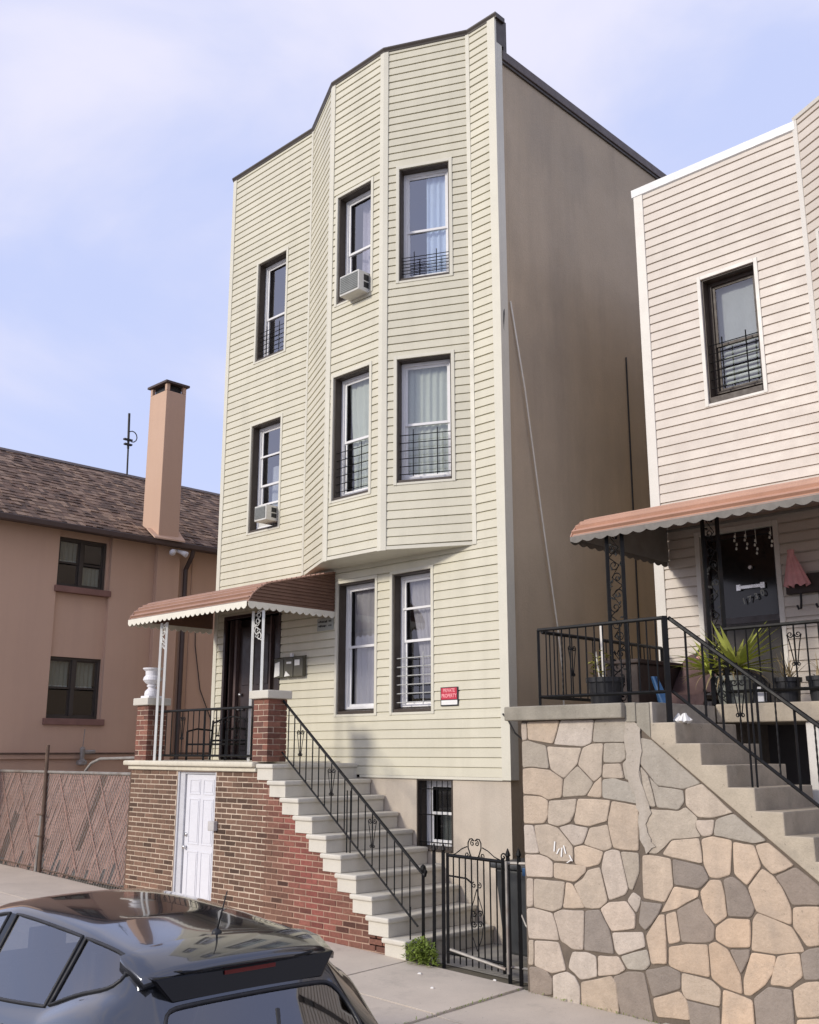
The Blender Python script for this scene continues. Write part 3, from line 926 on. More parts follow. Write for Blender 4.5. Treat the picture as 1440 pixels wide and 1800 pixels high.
stoop = root('stoop', (-10.6, -.7, 0.0), 'brick stoop with cream ledge, white basement door and ten pale steps', 'stoop')
SY = -1.41
CH = 0.196 / 3
STEP_Z = [1.89 - .196 * k for k in range(10)]
STEP_X = [-10.14 + .2535 * k for k in range(10)]     # right-hand front corner of each step
SX0 = -13.44
DOOR = (-12.26, -11.36, -.1, 1.775)


def limit(z):
    x = -10.46
    for k in range(1, 10):
        if z < STEP_Z[k]: x = STEP_X[k] - .33
    return x


# mortar core
t = MB()
wall_boxes(t, FF, SX0 + .004, -10.3, 1.24, 1.4035, -.4, 1.79, [DOOR])
t.box(SX0 + .004, SX0 + .2, -1.24, -.02, -.4, 1.79)
part('mortar_core', t, M['mortar'], stoop)
t = MB()
for k in range(1, 10):
    zt = STEP_Z[k] - .15
    t.box(STEP_X[k] - .585 if k > 1 else -10.3, STEP_X[k] - .3315 if k < 9 else STEP_X[k] - .03, -1.4035, -.02, -.4, STEP_Z[k] - .002 if k < 9 else STEP_Z[9] - .15)
part('mortar_core', t, M['mortar_red'], stoop)
# brick courses
allb = []
z = 1.79 - CH
course = 0
while z > -.25:
    zc = z + CH / 2; x1 = limit(zc)
    off = 0.0 if course % 2 else .106
    x = SX0 - off
    while x < x1:
        a, b = max(x, SX0), min(x + .203, x1 - .003)
        for s, e in subtract(a, b, [(DOOR[0] - .004, DOOR[1] + .004)] if zc < DOOR[3] else []):
            if e - s > .03: allb.append((s, e, zc))
        x += .2125
    z -= CH; course += 1
allb = [q for q in allb if q[2] > gz((q[0] + q[1]) / 2, SY) - .09]
allb.sort(key=lambda q: -q[1])
rest = MB()
SIZES = [.05, .075, .10, .125, .15, .175, .2]
for i, (s, e, zc) in enumerate(allb):
    c = brick_color((s + e) / 2, zc)
    yj = random.uniform(-.003, .004)
    if i < 290:
        l = e - s - .007
        me = brick_variant(round(l / .0125) * .0125, .06, CH - .015)
        inst('brick', me, ((s + e) / 2, SY + .03 + yj, zc), stoop, color=c, rot=(0, random.uniform(-.006, .006), random.uniform(-.008, .008)))
    else:
        rest.cur = c
        rest.box(s + .004, e - .005, SY + yj, SY + .06, zc - CH / 2 + .0075, zc + CH / 2 - .0075)
part('bricks', rest, M['brick_a'], stoop, stuff=True)
# ledge, porch floor
t = MB(); t.box(SX0 - .10, -10.48, -1.50, -.0, 1.845, 1.915); part('ledge', t, M['ledge'], stoop, bev=.022)
t = MB(); t.box(SX0 - .03, -10.48, -1.45, -1.30, 1.79, 1.845); part('ledge_moulding', t, M['ledge'], stoop, bev=.012)
t = MB(); t.box(SX0 + .01, -10.3, -1.30, -.02, 1.70, 1.845); part('porch_floor', t, M['step'], stoop)
# steps: block with rounded nosing
for k in range(10):
    X, Z = STEP_X[k], STEP_Z[k]
    t = MB(); t.box(X - .33, X - .022, -1.425, -.012, Z - .196 + .002, Z - .055)
    st = part('step', t, M['step'], stoop, bev=.004)
    t = MB(); t.box(X - (.36 if k else .335), X, -1.452, -.010, Z - .055, Z)
    part('nosing', t, M['step'], st, bev=.016)
# piers
PCOL = [(0.20, 0.082, 0.056), (0.165, 0.070, 0.050), (0.23, 0.105, 0.072), (0.125, 0.058, 0.043)]


def pier(x0, y0, label, warm):
    s = .305; z0, z1 = 1.915, 2.69
    t = MB(); t.box(x0 + .008, x0 + s - .008, y0 + .008, y0 + s - .008, z0, z1)
    p = part('pier', t, M['mortar'], stoop, label=label)
    n = 11; h = (z1 - z0) / n
    for k in range(n):
        zc = z0 + h * (k + .5)
        b = .2; g = .1
        if k % 2 == 0: lay = [(0, b, 0, g - .01), (b + .01, s, 0, b), (g, s, b + .01, s), (0, g - .01, g, s)]
        else: lay = [(0, g - .01, 0, b), (g, s, 0, g - .01), (b + .01, s, g, s), (0, b, b + .01, s)]
        for (a, c, d, e) in lay:
            me = brick_variant(round((c - a) / .0125) * .0125 - .002, round((e - d) / .0125) * .0125 - .002, h - .011)
            cc = random.choice(PCOL); kk = random.uniform(.8, 1.2) * warm
            inst('brick', me, (x0 + (a + c) / 2, y0 + (d + e) / 2, zc), p, color=tuple(v * kk for v in cc), rot=(0, 0, random.uniform(-.006, .006)))
    t = MB(); t.box(x0 - .045, x0 + s + .045, y0 - .045, y0 + s + .045, 2.69, 2.795); part('cap', t, M['step'], p, bev=.012)


pier(-10.60, -1.42, 'right brick pier at the head of the steps', 1.0)
pier(-13.37, -1.42, 'left brick pier carrying the white urn', 1.15)
# basement door
t = MB(); t.fbox(FF, DOOR[0], DOOR[0] + .14, 1.33, 1.37, -.1, DOOR[3]); t.fbox(FF, DOOR[0] - .012, DOOR[0] + .03, 1.30, 1.392, -.1, DOOR[3]); t.fbox(FF, DOOR[1] - .03, DOOR[1], 1.25, 1.40, -.1, DOOR[3]); t.fbox(FF, DOOR[0] + .14, DOOR[1] - .03, 1.33, 1.37, DOOR[3] - .03, DOOR[3])
bd = part('basement_door', t, M['grey_frame'], stoop, bev=.004)
t = MB(); d0, d1 = DOOR[0] + .15, DOOR[1] - .035
t.fbox(FF, d0, d1, 1.30, 1.345, -.1, DOOR[3] - .035); leaf = part('door_leaf', t, M['white_door'], bd, bev=.003)
wd = (d1 - d0)
for (za, zb) in ((1.50, 1.66), (.86, 1.41), (.18, .74)):
    for (ua, ub) in ((.14, .43), (.57, .86)):
        a, b = d0 + wd * ua, d0 + wd * ub
        t = MB()
        for (p, q, r, s) in ((a - .02, a, za - .02, zb + .02), (b, b + .02, za - .02, zb + .02), (a, b, zb, zb + .02), (a, b, za - .02, za)):
            t.fbox(FF, p, q, 1.345, 1.352, r, s)
        t.fbox(FF, a + .012, b - .012, 1.345, 1.351, za + .012, zb - .012)
        part('door_panel', t, M['white_door'], bd, bev=.0025)
t = MB(); t.tube([FF(d0 + .045, 1.345, .80), FF(d0 + .045, 1.37, .80), FF(d0 + .045, 1.395, .80)], [.012, .03, .022], 10); t.tube([FF(d0 + .045, 1.345, .96), FF(d0 + .045, 1.365, .96)], .026, 10)
part('knob', t, M['chrome'], bd, sm=True)
t = MB(); t.fbox(FF, -11.415, -11.28, 1.41, 1.47, 1.045, 1.165)
thing('utility_box', t, M['utility'], (-11.35, -1.42, 1.045), 'small grey electrical box on the brick beside the white door', 'electrical box', bev=.008)
# urn on the left pier
t = MB(); cx, cy = -13.25, -1.265
t.box(cx - .11, cx + .11, cy - .11, cy + .11, 2.795, 2.83)
t.lathe(cx, cy, [(.10, 2.83), (.105, 2.86), (.095, 2.90), (.06, 2.935), (.055, 2.955), (.075, 2.965), (.075, 2.98), (.06, 2.99), (.10, 3.02), (.135, 3.06), (.125, 3.10), (.10, 3.13), (.105, 3.19), (.14, 3.215), (.145, 3.235), (.12, 3.235), (.09, 3.15)], 24)
thing('urn', t, M['urn'], (cx, cy, 2.795), 'white footed garden urn on the left brick pier', 'urn', sm=False)

# ------------------------------------------------------------------ ironwork helpers


def spiral(fr_pt, cx, cz, r, turns, a0, sgn, n=18):
    pts = []
    for i in range(n + 1):
        t = i / n
        a = a0 + sgn * turns * 2 * math.pi * t
        rr = r * (1 - .8 * t)
        pts.append(fr_pt(cx + rr * math.cos(a), cz + rr * math.sin(a)))
    return pts


def c_scroll(mb, pt, cx, cz, w, h, r=.006):
    for s in (-1, 1):
        mb.tube(spiral(pt, cx + s * w * .5, cz + h * .5, w * .42, 1.3, math.pi / 2 + s * math.pi / 2, s, 16), r, 4)
        mb.tube(spiral(pt, cx + s * w * .3, cz - h * .42, w * .28, 1.2, math.pi / 2 + s * math.pi / 2, -s, 14), r, 4)
        pts = []
        for i in range(9):
            t = i / 8
            pts.append(pt(cx + s * w * (.92 - .75 * t ** .8), cz + h * (.5 - .95 * t)))
        mb.tube(pts, r, 4)


def railing(name, A, B, za0, za1, zb0, zb1, nb, label, group=None, mt='black_iron', posts=(0, 1), scrolls=(), pz=0.0, cat='railing', bw_=.013, twisted=(), drop=0.0):
    """A,B plan points; za0/za1 bottom and top rail heights at A, zb0/zb1 at B"""
    r = root(name, (A[0], A[1], za0), label, cat, group)
    P = lambda t, z: (A[0] + (B[0] - A[0]) * t, A[1] + (B[1] - A[1]) * t, z)
    lo = lambda t: za0 + (zb0 - za0) * t
    hi = lambda t: za1 + (zb1 - za1) * t
    L_ = math.hypot(B[0] - A[0], B[1] - A[1])
    m = MB(); m.tube([P(0, hi(0)), P(1, hi(1))], .019, 6); part('top_rail', m, M[mt], r)
    m = MB(); m.bar(P(0, lo(0)), P(1, lo(1)), .022); part('bottom_rail', m, M[mt], r)
    for t in posts:
        m = MB(); m.bar(P(t, lo(t) - pz), P(t, hi(t)), .026); part('post', m, M[mt], r)
    sc = {round(s * nb) for s in scrolls}
    for k in range(1, nb):
        t = k / nb
        m = MB()
        if k in twisted:
            n = 22
            m.tube([P(t, lo(t) - drop + (hi(t) - lo(t) + drop) * i / n) for i in range(n + 1)], [.009 if i % 2 else .0065 for i in range(n + 1)], 5)
        else:
            m.bar(P(t, lo(t) - drop), P(t, hi(t)), bw_)
        part('baluster', m, M[mt], r)
        if k in sc:
            m = MB(); zc = (lo(t) + hi(t)) / 2
            c_scroll(m, lambda x, z: P(t + x / L_, z), 0, zc + .05, .075, .30)
            part('scroll', m, M[mt], r)
    return r


# porch railing of the cream house
railing('porch_railing', (-13.03, -1.30), (-10.62, -1.30), 1.985, 2.595, 1.985, 2.60, 18, 'black iron railing between the two brick piers of the stoop', posts=(.5,), scrolls=(.3,), pz=.06)
# stair railing
railing('stair_railing', (-10.27, -1.20), (-7.92, -1.20), 2.03, 2.665, .24, .83, 20, 'black iron handrail sloping down the cream steps', posts=(), scrolls=(.15, .42, .72), pz=0, bw_=.014)
nw = MB(); nw.bar((-7.84, -1.20, -.06), (-7.84, -1.20, .80), .034); nw.lathe(-7.84, -1.20, [(.02, .80), (.034, .82), (.028, .85), (.006, .87)], 8)
nw.tube([(-7.92, -1.2, .83), (-7.86, -1.2, .785), (-7.81, -1.2, .76), (-7.80, -1.2, .80), (-7.83, -1.2, .825)], .019, 6)
nw.bar((-7.905, -1.33, -.06), (-7.905, -1.33, .45), .016)
thing('newel_post', nw, M['black_iron'], (-7.84, -1.2, -.06), 'black newel post ending the stair handrail by the weeds', 'post')
sup = MB()
for dx in (-.03, .03): sup.bar((-9.02 + dx, -1.20, .89), (-9.02 + dx, -1.20, 1.60), .014)
thing('rail_support', sup, M['black_iron'], (-9.0, -1.2, .89), 'pair of thin black rods bracing the handrail halfway down steps', 'support')

bench = root('porch_bench', (-12.75, -.45, 1.915), 'black iron bench with scrolled back standing behind the stoop railing', 'bench')
m = MB()
for k in range(5): m.box(-13.25, -12.25, -.62 + .09 * k, -.55 + .09 * k, 2.13, 2.155)
part('seat', m, M['black_iron'], bench, stuff=True)
for x in (-13.24, -12.26):
    m = MB(); m.bar((x, -.62, 1.915), (x, -.62, 2.33), .03); m.bar((x, -.2, 1.915), (x, -.16, 2.50), .03); m.tube([(x, -.18, 2.35), (x, -.45, 2.37), (x, -.62, 2.33)], .014, 6); part('leg', m, M['black_iron'], bench)
m = MB(); m.tube([(-13.24, -.16, 2.46), (-13.0, -.16, 2.52), (-12.75, -.16, 2.55), (-12.5, -.16, 2.52), (-12.26, -.16, 2.46)], .014, 6); m.bar((-13.24, -.18, 2.2), (-12.26, -.18, 2.2), .02)
ptb = lambda u, z: (u, -.17, z)
for k in range(4): c_scroll(m, ptb, -13.1 + .235 * k, 2.37, .07, .24, .006)
part('scrolled_back', m, M['black_iron'], bench)

# white awning posts


def awning_post(x0, x1, y, z0, z1, mt, label, r_=.017, cat='awning post', group=None, leaf=False, z0b=None):
    r = root('awning_post', ((x0 + x1) / 2, y, z0), label, cat, group)
    for i, x in enumerate((x0, x1)):
        m = MB(); m.bar((x, y, z0 if (i == 0 or z0b is None) else z0b), (x, y, z1), r_ * 2); part('leg', m, M[mt], r)
    cx = (x0 + x1) / 2; w = (x1 - x0) / 2; n = 2 if not leaf else 6
    zs = z1 - .40 if not leaf else z0
    for k in range(n):
        zc = zs + (z1 - zs) * (k + .5) / n
        m = MB(); h = (z1 - zs) / n
        pt = lambda u, z: (u, y, z)
        s = 1 if k % 2 else -1
        m.tube(spiral(pt, cx + s * w * .2, zc + h * .22, w * .62, 1.2, 0, s, 16), .006, 4)
        m.tube(spiral(pt, cx - s * w * .2, zc - h * .22, w * .62, 1.2, math.pi, s, 16), .006, 4)
        m.tube([pt(cx - s * w * .8, zc - h * .5), pt(cx + s * w * .5, zc - h * .2), pt(cx - s * w * .5, zc + h * .2), pt(cx + s * w * .8, zc + h * .5)], .006, 4)
        if leaf:
            rnd = random.Random(k)
            for q in range(7):
                u = cx + rnd.uniform(-w, w) * .8; zz = zc + rnd.uniform(-.5, .5) * h; a = rnd.uniform(0, 6.28); l = .045
                m.prism([(u, y - .004, zz), (u + l * math.cos(a) * .5 - .012 * math.sin(a), y - .004, zz + l * math.sin(a) * .5 + .012 * math.cos(a)), (u + l * math.cos(a), y - .004, zz + l * math.sin(a)), (u + l * math.cos(a) * .5 + .012 * math.sin(a), y - .004, zz + l * math.sin(a) * .5 - .012 * math.cos(a))],
                        [(u, y + .004, zz), (u + l * math.cos(a) * .5 - .012 * math.sin(a), y + .004, zz + l * math.sin(a) * .5 + .012 * math.cos(a)), (u + l * math.cos(a), y + .004, zz + l * math.sin(a)), (u + l * math.cos(a) * .5 + .012 * math.sin(a), y + .004, zz + l * math.sin(a) * .5 - .012 * math.cos(a))])
        part('scroll', m, M[mt], r)
    return r


awning_post(-12.886, -12.745, -1.385, 1.915, 3.86, 'white_iron', 'white scrolled iron post beside the urn, carrying the awning', group='white awning posts')
awning_post(-10.89, -10.67, -1.25, 1.915, 3.86, 'white_iron', 'white scrolled iron post by the right pier, carrying the awning', group='white awning posts', z0b=2.80)

# ------------------------------------------------------------------ awnings


def awning(x0, x1, yw, prof, mt, label, valance, vh, scal, under=None, side=None):
    """prof: list of (outward distance, z) from the wall to the front edge"""
    yf = yw - prof[-1][0]
    r = root('awning', ((x0 + x1) / 2, yw, prof[-1][1]), label, 'awning')
    # dense profile
    pts = []
    for (a, b) in zip(prof, prof[1:]):
        n = max(1, int(math.hypot(b[0] - a[0], b[1] - a[1]) / .02))
        for i in range(n): pts.append((a[0] + (b[0] - a[0]) * i / n, a[1] + (b[1] - a[1]) * i / n))
    pts.append(prof[-1])
    ln = [0]
    for a, b in zip(pts, pts[1:]): ln.append(ln[-1] + math.hypot(b[0] - a[0], b[1] - a[1]))

    def at(s):
        s = min(max(s, 0), ln[-1])
        for i in range(len(ln) - 1):
            if ln[i + 1] >= s:
                t = (s - ln[i]) / max(ln[i + 1] - ln[i], 1e-9)
                p = (pts[i][0] + (pts[i + 1][0] - pts[i][0]) * t, pts[i][1] + (pts[i + 1][1] - pts[i][1]) * t)
                d = Vector((pts[i + 1][0] - pts[i][0], pts[i + 1][1] - pts[i][1])).normalized()
                return p, d
        return pts[-1], Vector((0, -1))
    n = round(ln[-1] / .088); w = ln[-1] / n
    for k in range(n):
        (p, d), (q, e) = at(k * w), at((k + 1) * w)
        nn = Vector((-d.y, d.x));  nn = nn if nn.y > 0 or nn.x > 0 else -nn
        if nn.y < -.2: nn = -nn
        P = lambda o, h: (o[0] + nn.x * h, o[1] + nn.y * h)
        a = P(p, .004); b = P((p[0] + (q[0] - p[0]) * .10, p[1] + (q[1] - p[1]) * .10), .034); c = P((p[0] + (q[0] - p[0]) * .30, p[1] + (q[1] - p[1]) * .30), .034)
        c2 = P((p[0] + (q[0] - p[0]) * .42, p[1] + (q[1] - p[1]) * .42), .004); f = P(q, .004); g = P(q, -.004); h = P(p, -.004)
        loop = [a, b, c, c2, f, g, h]
        mb = MB(); mb.prism([(x0, yw - u, z) for u, z in loop], [(x1, yw - u, z) for u, z in loop])
        part('slat', mb, M[mt], r)
    # side panels of horizontal slats
    zt, zb = prof[0][1], prof[-1][1]
    hs = .046; m = int((zt - zb) / hs)
    for xs_, sg in ((x1, 1), (x0, -1)):
        for k in range(m + 1):
            z0, z1 = zb + k * hs, min(zb + (k + 1) * hs + .003, zt)
            if z1 - z0 < .01: continue
            def reach(z):
                best = 0
                for u, zz in pts:
                    if zz >= z: best = max(best, u)
                return best
            ra, rb = reach(z0 + .002), reach(z1)
            mb = MB(); o = .016
            mb.hexa([(xs_, yw, z0), (xs_, yw - ra, z0), (xs_ + sg * o, yw - ra, z0 + .004), (xs_ + sg * o, yw, z0 + .004),
                     (xs_, yw, z1), (xs_, yw - rb, z1), (xs_ + sg * .002, yw - rb, z1), (xs_ + sg * .002, yw, z1)])
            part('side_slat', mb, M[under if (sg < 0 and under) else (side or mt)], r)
        mb = MB(); mb.tube([(xs_ + sg * .008, yw - u, z + .012) for u, z in pts[::3] + [pts[-1]]], .011, 5); part('edge_trim', mb, M[mt], r)
    # scalloped valance: front and both sides
    def strip(P, L_):
        mb = MB(); nsc = round(L_ / scal); N = nsc * 6; a, b = [], []
        for i in range(N + 1):
            t = i / N; lo = zb - vh * (.58 + .42 * abs(math.sin(math.pi * t * nsc)))
            a.append((t, zb + .012)); b.append((t, lo))
        for i in range(N):
            mb.hexa([P(a[i][0], 0, b[i][1]), P(a[i + 1][0], 0, b[i + 1][1]), P(a[i + 1][0], .005, b[i + 1][1]), P(a[i][0], .005, b[i][1]),
                     P(a[i][0], 0, a[i][1]), P(a[i + 1][0], 0, a[i + 1][1]), P(a[i + 1][0], .005, a[i + 1][1]), P(a[i][0], .005, a[i][1])])
        part('valance', mb, M[valance], r)
    strip(lambda t, d, z: (x0 + (x1 - x0) * t, yf - .014 - d, z), x1 - x0)
    strip(lambda t, d, z: (x1 + .013 + d, yw + (yf - yw) * t, z), yw - yf)
    strip(lambda t, d, z: (x0 - .013 - d, yw + (yf - yw) * t, z), yw - yf)
    mb = MB(); mb.box(x0 + .02, x1 - .02, yf + .01, yf + .05, zb - .01, zb + .03)
    for y in (yw - .02, (yw + yf) / 2): mb.box(x0 + .02, x1 - .02, y - .02, y, (zb + .35 if y > yf + .5 else zb), (zb + .38))
    part('frame_bar', mb, M['under'], r)
    return r


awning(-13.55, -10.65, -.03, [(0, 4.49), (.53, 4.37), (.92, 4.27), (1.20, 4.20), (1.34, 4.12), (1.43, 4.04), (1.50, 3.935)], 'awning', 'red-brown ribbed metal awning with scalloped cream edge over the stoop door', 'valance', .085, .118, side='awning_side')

# ------------------------------------------------------------------ alley gate and fence posts
GY = -1.30
gate = root('alley_gate', (-7.03, GY, -.06), 'black iron alley gate with heart scroll on top', 'gate')
m = MB(); m.bar((-7.40, GY, 1.00), (-6.67, GY, .985), .024); part('top_rail', m, M['black_iron'], gate)
m = MB(); m.bar((-7.40, GY, .06), (-6.67, GY, .05), .022); part('bottom_rail', m, M['black_iron'], gate)
m = MB(); m.tube([(-7.34, GY - .03, .10), (-6.63, GY - .03, .01)], .016, 6); part('latch_pipe', m, M['galv'], gate)
for k, x in enumerate((-7.40, -6.67)):
    m = MB(); m.bar((x, GY, -.04), (x, GY, 1.02), .03); part('stile', m, M['black_iron'], gate)
for k in range(1, 9):
    x = -7.40 + .73 * k / 9
    m = MB(); m.bar((x, GY, -.03), (x, GY, .99), .014); part('bar', m, M['black_iron'], gate)
pt = lambda u, z: (u, GY, z)
m = MB(); cx = -7.03
for s in (-1, 1):
    h = [(0, .985), (.06, 1.03), (.085, 1.09), (.085, 1.14), (.065, 1.175), (.035, 1.18), (.008, 1.16)]
    m.tube([pt(cx + s * (.035 + u * .75) if i == 0 else pt and cx + s * u, z) for i, (u, z) in enumerate(h)], .007, 5)
    m.tube(spiral(pt, cx + s * .03, 1.135, .028, 1.2, math.pi / 2, -s, 14), .006, 4)
    m.tube(spiral(pt, cx + s * .10, 1.02, .034, 1.3, math.pi / 2 + s * math.pi / 2, s, 14), .006, 4)
    m.tube([pt(cx + s * .10, 1.10), pt(cx + s * .17, 1.075), pt(cx + s * .26, 1.02), pt(cx + s * .34, .995)], .006, 4)
part('heart_scroll', m, M['black_iron'], gate, sm=True)
m = MB(); m.tube([pt(-7.40, .80), pt(-7.14, .79), pt(-7.08, .755)], .010, 5)
for s in (-1, 1):
    m.tube(spiral(pt, cx + .02 + s * .035, .735, .03, 1.2, math.pi / 2, -s, 12), .006, 4)
    m.tube([pt(cx + .02, .70), pt(cx + .02 + s * .035, .60), pt(cx + .02 + s * .075, .50), pt(cx + .02 + s * .085, .40)], .006, 4)
    for zz in (.37, .47): m.tube(spiral(pt, cx + .02 + s * .042, zz, .035, 1.3, 0, s, 14), .007, 4)
    m.tube([pt(cx + .02 + s * .085, .40), pt(cx + .02 + s * .06, .25), pt(cx + .02, .12)], .006, 4)
part('lyre_scroll', m, M['black_iron'], gate)
for x, zt, lab in ((-7.585, 1.02, 'left thin black fence post beside the weeds'), (-7.455, 1.03, 'black hinge post at the left edge of the alley gate'), (-6.60, 1.03, 'curled black latch post at the right edge of the gate'), (-6.465, 1.04, 'black fence post nearest the stone wall')):
    m = MB(); zb = gz(x, -1.3) - .05; m.bar((x, GY - .005, zb), (x, GY - .005, zt), .036)
    m.lathe(x, GY - .005, [(.012, zt), (.028, zt + .02), (.02, zt + .045), (.004, zt + .085)], 8)
    if x == -6.60: m.tube(spiral(pt, x - .06, zt + .0, .04, 1.2, 0, 1, 12), .008, 4)
    thing('fence_post', m, M['black_iron'], (x, GY, zb), lab, 'fence post', 'iron posts of the alley gate')
m = MB(); m.tube([(-6.60, GY - .02, .98), (-6.3, GY + .01, .99)], .017, 6); m.bar((-6.62, GY, .03), (-6.32, GY, .04), .02); m.tube([(-6.465, GY, .55), (-6.40, GY, .43), (-6.33, GY, .36)], .011, 5)
m.tube([(-7.585, GY, .90), (-7.455, GY, .90)], .011, 5)
thing('gate_brace', m, M['galv'], (-6.5, GY, .03), 'grey brace pipes tying the gate post to the stone wall', 'brace')
m = MB(); m.tube([(-6.575, -1.36, -.02), (-6.575, -1.36, 1.0)], .016, 6)
thing('conduit', m, M['galv'], (-6.575, -1.36, 0), 'pale grey pipe standing beside the gate latch post', 'pipe')

# trash bin in the alley
binr = root('trash_bin', (-6.86, -.55, .0), 'dark grey wheeled trash bin behind the alley gate', 'trash bin')
m = MB(); z0 = .02
m.hexa([(-7.10, -.78, z0), (-6.68, -.78, z0), (-6.68, -.34, z0), (-7.10, -.34, z0), (-7.15, -.85, .86), (-6.62, -.85, .86), (-6.62, -.28, .86), (-7.15, -.28, .86)]); part('body', m, M['bin'], binr, bev=.03)
m = MB(); m.box(-7.18, -6.59, -.90, -.25, .86, .92); part('lid', m, M['bin'], binr, bev=.02)
for x in (-7.09, -6.69):
    m = MB(); m.tube([(x - .03, -.33, .09), (x + .03, -.33, .09)], .10, 16); part('wheel', m, M['black'], binr)
m = MB(); m.box(-6.70, -6.60, -.96, -.90, .82, .90); thing('blue_box', m, M['blue'], (-6.68, -.93, .8), 'small blue plastic tub hooked on the dark bin', 'tub', bev=.01)

# ------------------------------------------------------------------ pink house
PX = -18.2
pink = root('stucco_house', (-21.7, 3, 0), 'pink stucco two-storey house with brown shingle roof and tall chimney', 'house')
PF = Frame((PX, 0), (0, 1), (1, 0))          # u = world Y, d towards +X
R0, R1 = -.40, .72
PWL = (-.40, .70, 2.64, 3.79); PWU = (-.38, .66, 5.13, 6.10)
t = MB(); wall_boxes(t, PF, -3.0, 11.0, -.30, 0, -.3, 6.45, [(R0, R1, 2.56, 6.45)]); part('wall', t, M['pink'], pink)
t = MB(); wall_boxes(t, PF, R0, R1, -.30, -.09, 2.56, 6.45, [PWL, PWU]); part('recessed_panel', t, M['pink'], pink)
t = MB(); t.fbox(PF, 1.70, 2.24, 0, .12, -.2, 6.36); part('chimney_breast', t, M['pink'], pink, bev=.01)
t = MB(); t.fbox(PF, -3.0, 11, 0, .06, 1.90, 2.0); part('base_band', t, M['pink'], pink, bev=.01)
t = MB(); t.box(PX - 7.2, PX - .3, -3, -2.7, -.3, 6.4); t.box(PX - 7.2, PX - .3, 10.7, 11, -.3, 6.4); t.box(PX - 7.2, PX - 6.9, -3, 11, -.3, 6.4)
for y in (-3, 10.7): t.prism([(PX - 7.2, y, 6.4), (PX, y, 6.4), (PX - 3.5, y, 8.55)], [(PX - 7.2, y + .3, 6.4), (PX, y + .3, 6.4), (PX - 3.5, y + .3, 8.55)])
part('gable_wall', t, M['pink'], pink)
t = MB(); t.box(PX - 1.6, PX - 1.5, -2.7, 10.7, -.2, 6.4); t.box(PX - 6.9, PX - .3, -2.7, 10.7, 4.3, 4.4); part('interior_wall', t, M['interior'], pink)
# roof
EX, EZ, RX, RZ = PX + .36, 6.27, PX - 3.5, 8.60
t = MB()
for sgn in (0, 1):
    x0, x1 = (EX, RX) if not sgn else (PX - 7.55, RX)
    t.hexa([(x0, -3.3, EZ - .08), (x1, -3.3, RZ - .08), (x1, 11.3, RZ - .08), (x0, 11.3, EZ - .08), (x0, -3.3, EZ), (x1, -3.3, RZ), (x1, 11.3, RZ), (x0, 11.3, EZ)])
part('roof', t, M['shingle'], pink)
sh = MB(); rl = math.hypot(EX - RX, RZ - EZ); ns = 23; ux, uz = (RX - EX) / rl, (RZ - EZ) / rl; nx_, nz_ = -uz * -1, -ux
nv = Vector((uz, -ux)); nv = nv if nv.y > 0 else -nv
SHC = [(0.21, 0.14, 0.10), (0.14, 0.092, 0.066), (0.10, 0.066, 0.05), (0.27, 0.185, 0.13), (0.17, 0.108, 0.077)]
for k in range(ns):
    s0, s1 = k * rl / ns - .01, (k + 1) * rl / ns + .03
    y = -3.3 - random.uniform(0, .15)
    while y < 9.5:
        w = random.choice((.08, .11, .15, .19)); th = random.choice((.008, .014, .024)); sj = random.uniform(0, .05)
        sh.cur = random.choice(SHC)
        a = (EX + ux * (s0 + sj), EZ + uz * (s0 + sj)); b = (EX + ux * s1, EZ + uz * s1)
        sh.hexa([(a[0], y, a[1]), (b[0], y, b[1]), (b[0], y + w - .006, b[1]), (a[0], y + w - .006, a[1]),
                 (a[0] + nv.x * th, y, a[1] + nv.y * th), (b[0] + nv.x * .003, y, b[1] + nv.y * .003), (b[0] + nv.x * .003, y + w - .006, b[1] + nv.y * .003), (a[0] + nv.x * th, y + w - .006, a[1] + nv.y * th)])
        y += w
part('shingles', sh, M['shingle'], pink, stuff=True, recalc=False)
t = MB(); t.prism([(RX - .12, -3.3, RZ - .04), (RX + .12, -3.3, RZ - .04), (RX, -3.3, RZ + .05)], [(RX - .12, 11.3, RZ - .04), (RX + .12, 11.3, RZ - .04), (RX, 11.3, RZ + .05)]); part('ridge_cap', t, M['gutter'], pink)
t = MB(); t.box(EX - .03, EX + .10, -3.3, 11.3, EZ - .13, EZ - .015); part('gutter', t, M['gutter'], pink, bev=.02)
t = MB(); t.box(PX, EX, -3.3, 11.3, EZ - .06, EZ - .035); part('eave_soffit', t, M['gutter'], pink)
t = MB(); t.tube([(EX, 2.40, EZ - .1), (EX - .05, 2.40, EZ - .25), (PX + .07, 2.42, EZ - .5), (PX + .07, 2.42, 0)], .05, 8); part('downspout', t, M['gutter'], pink)
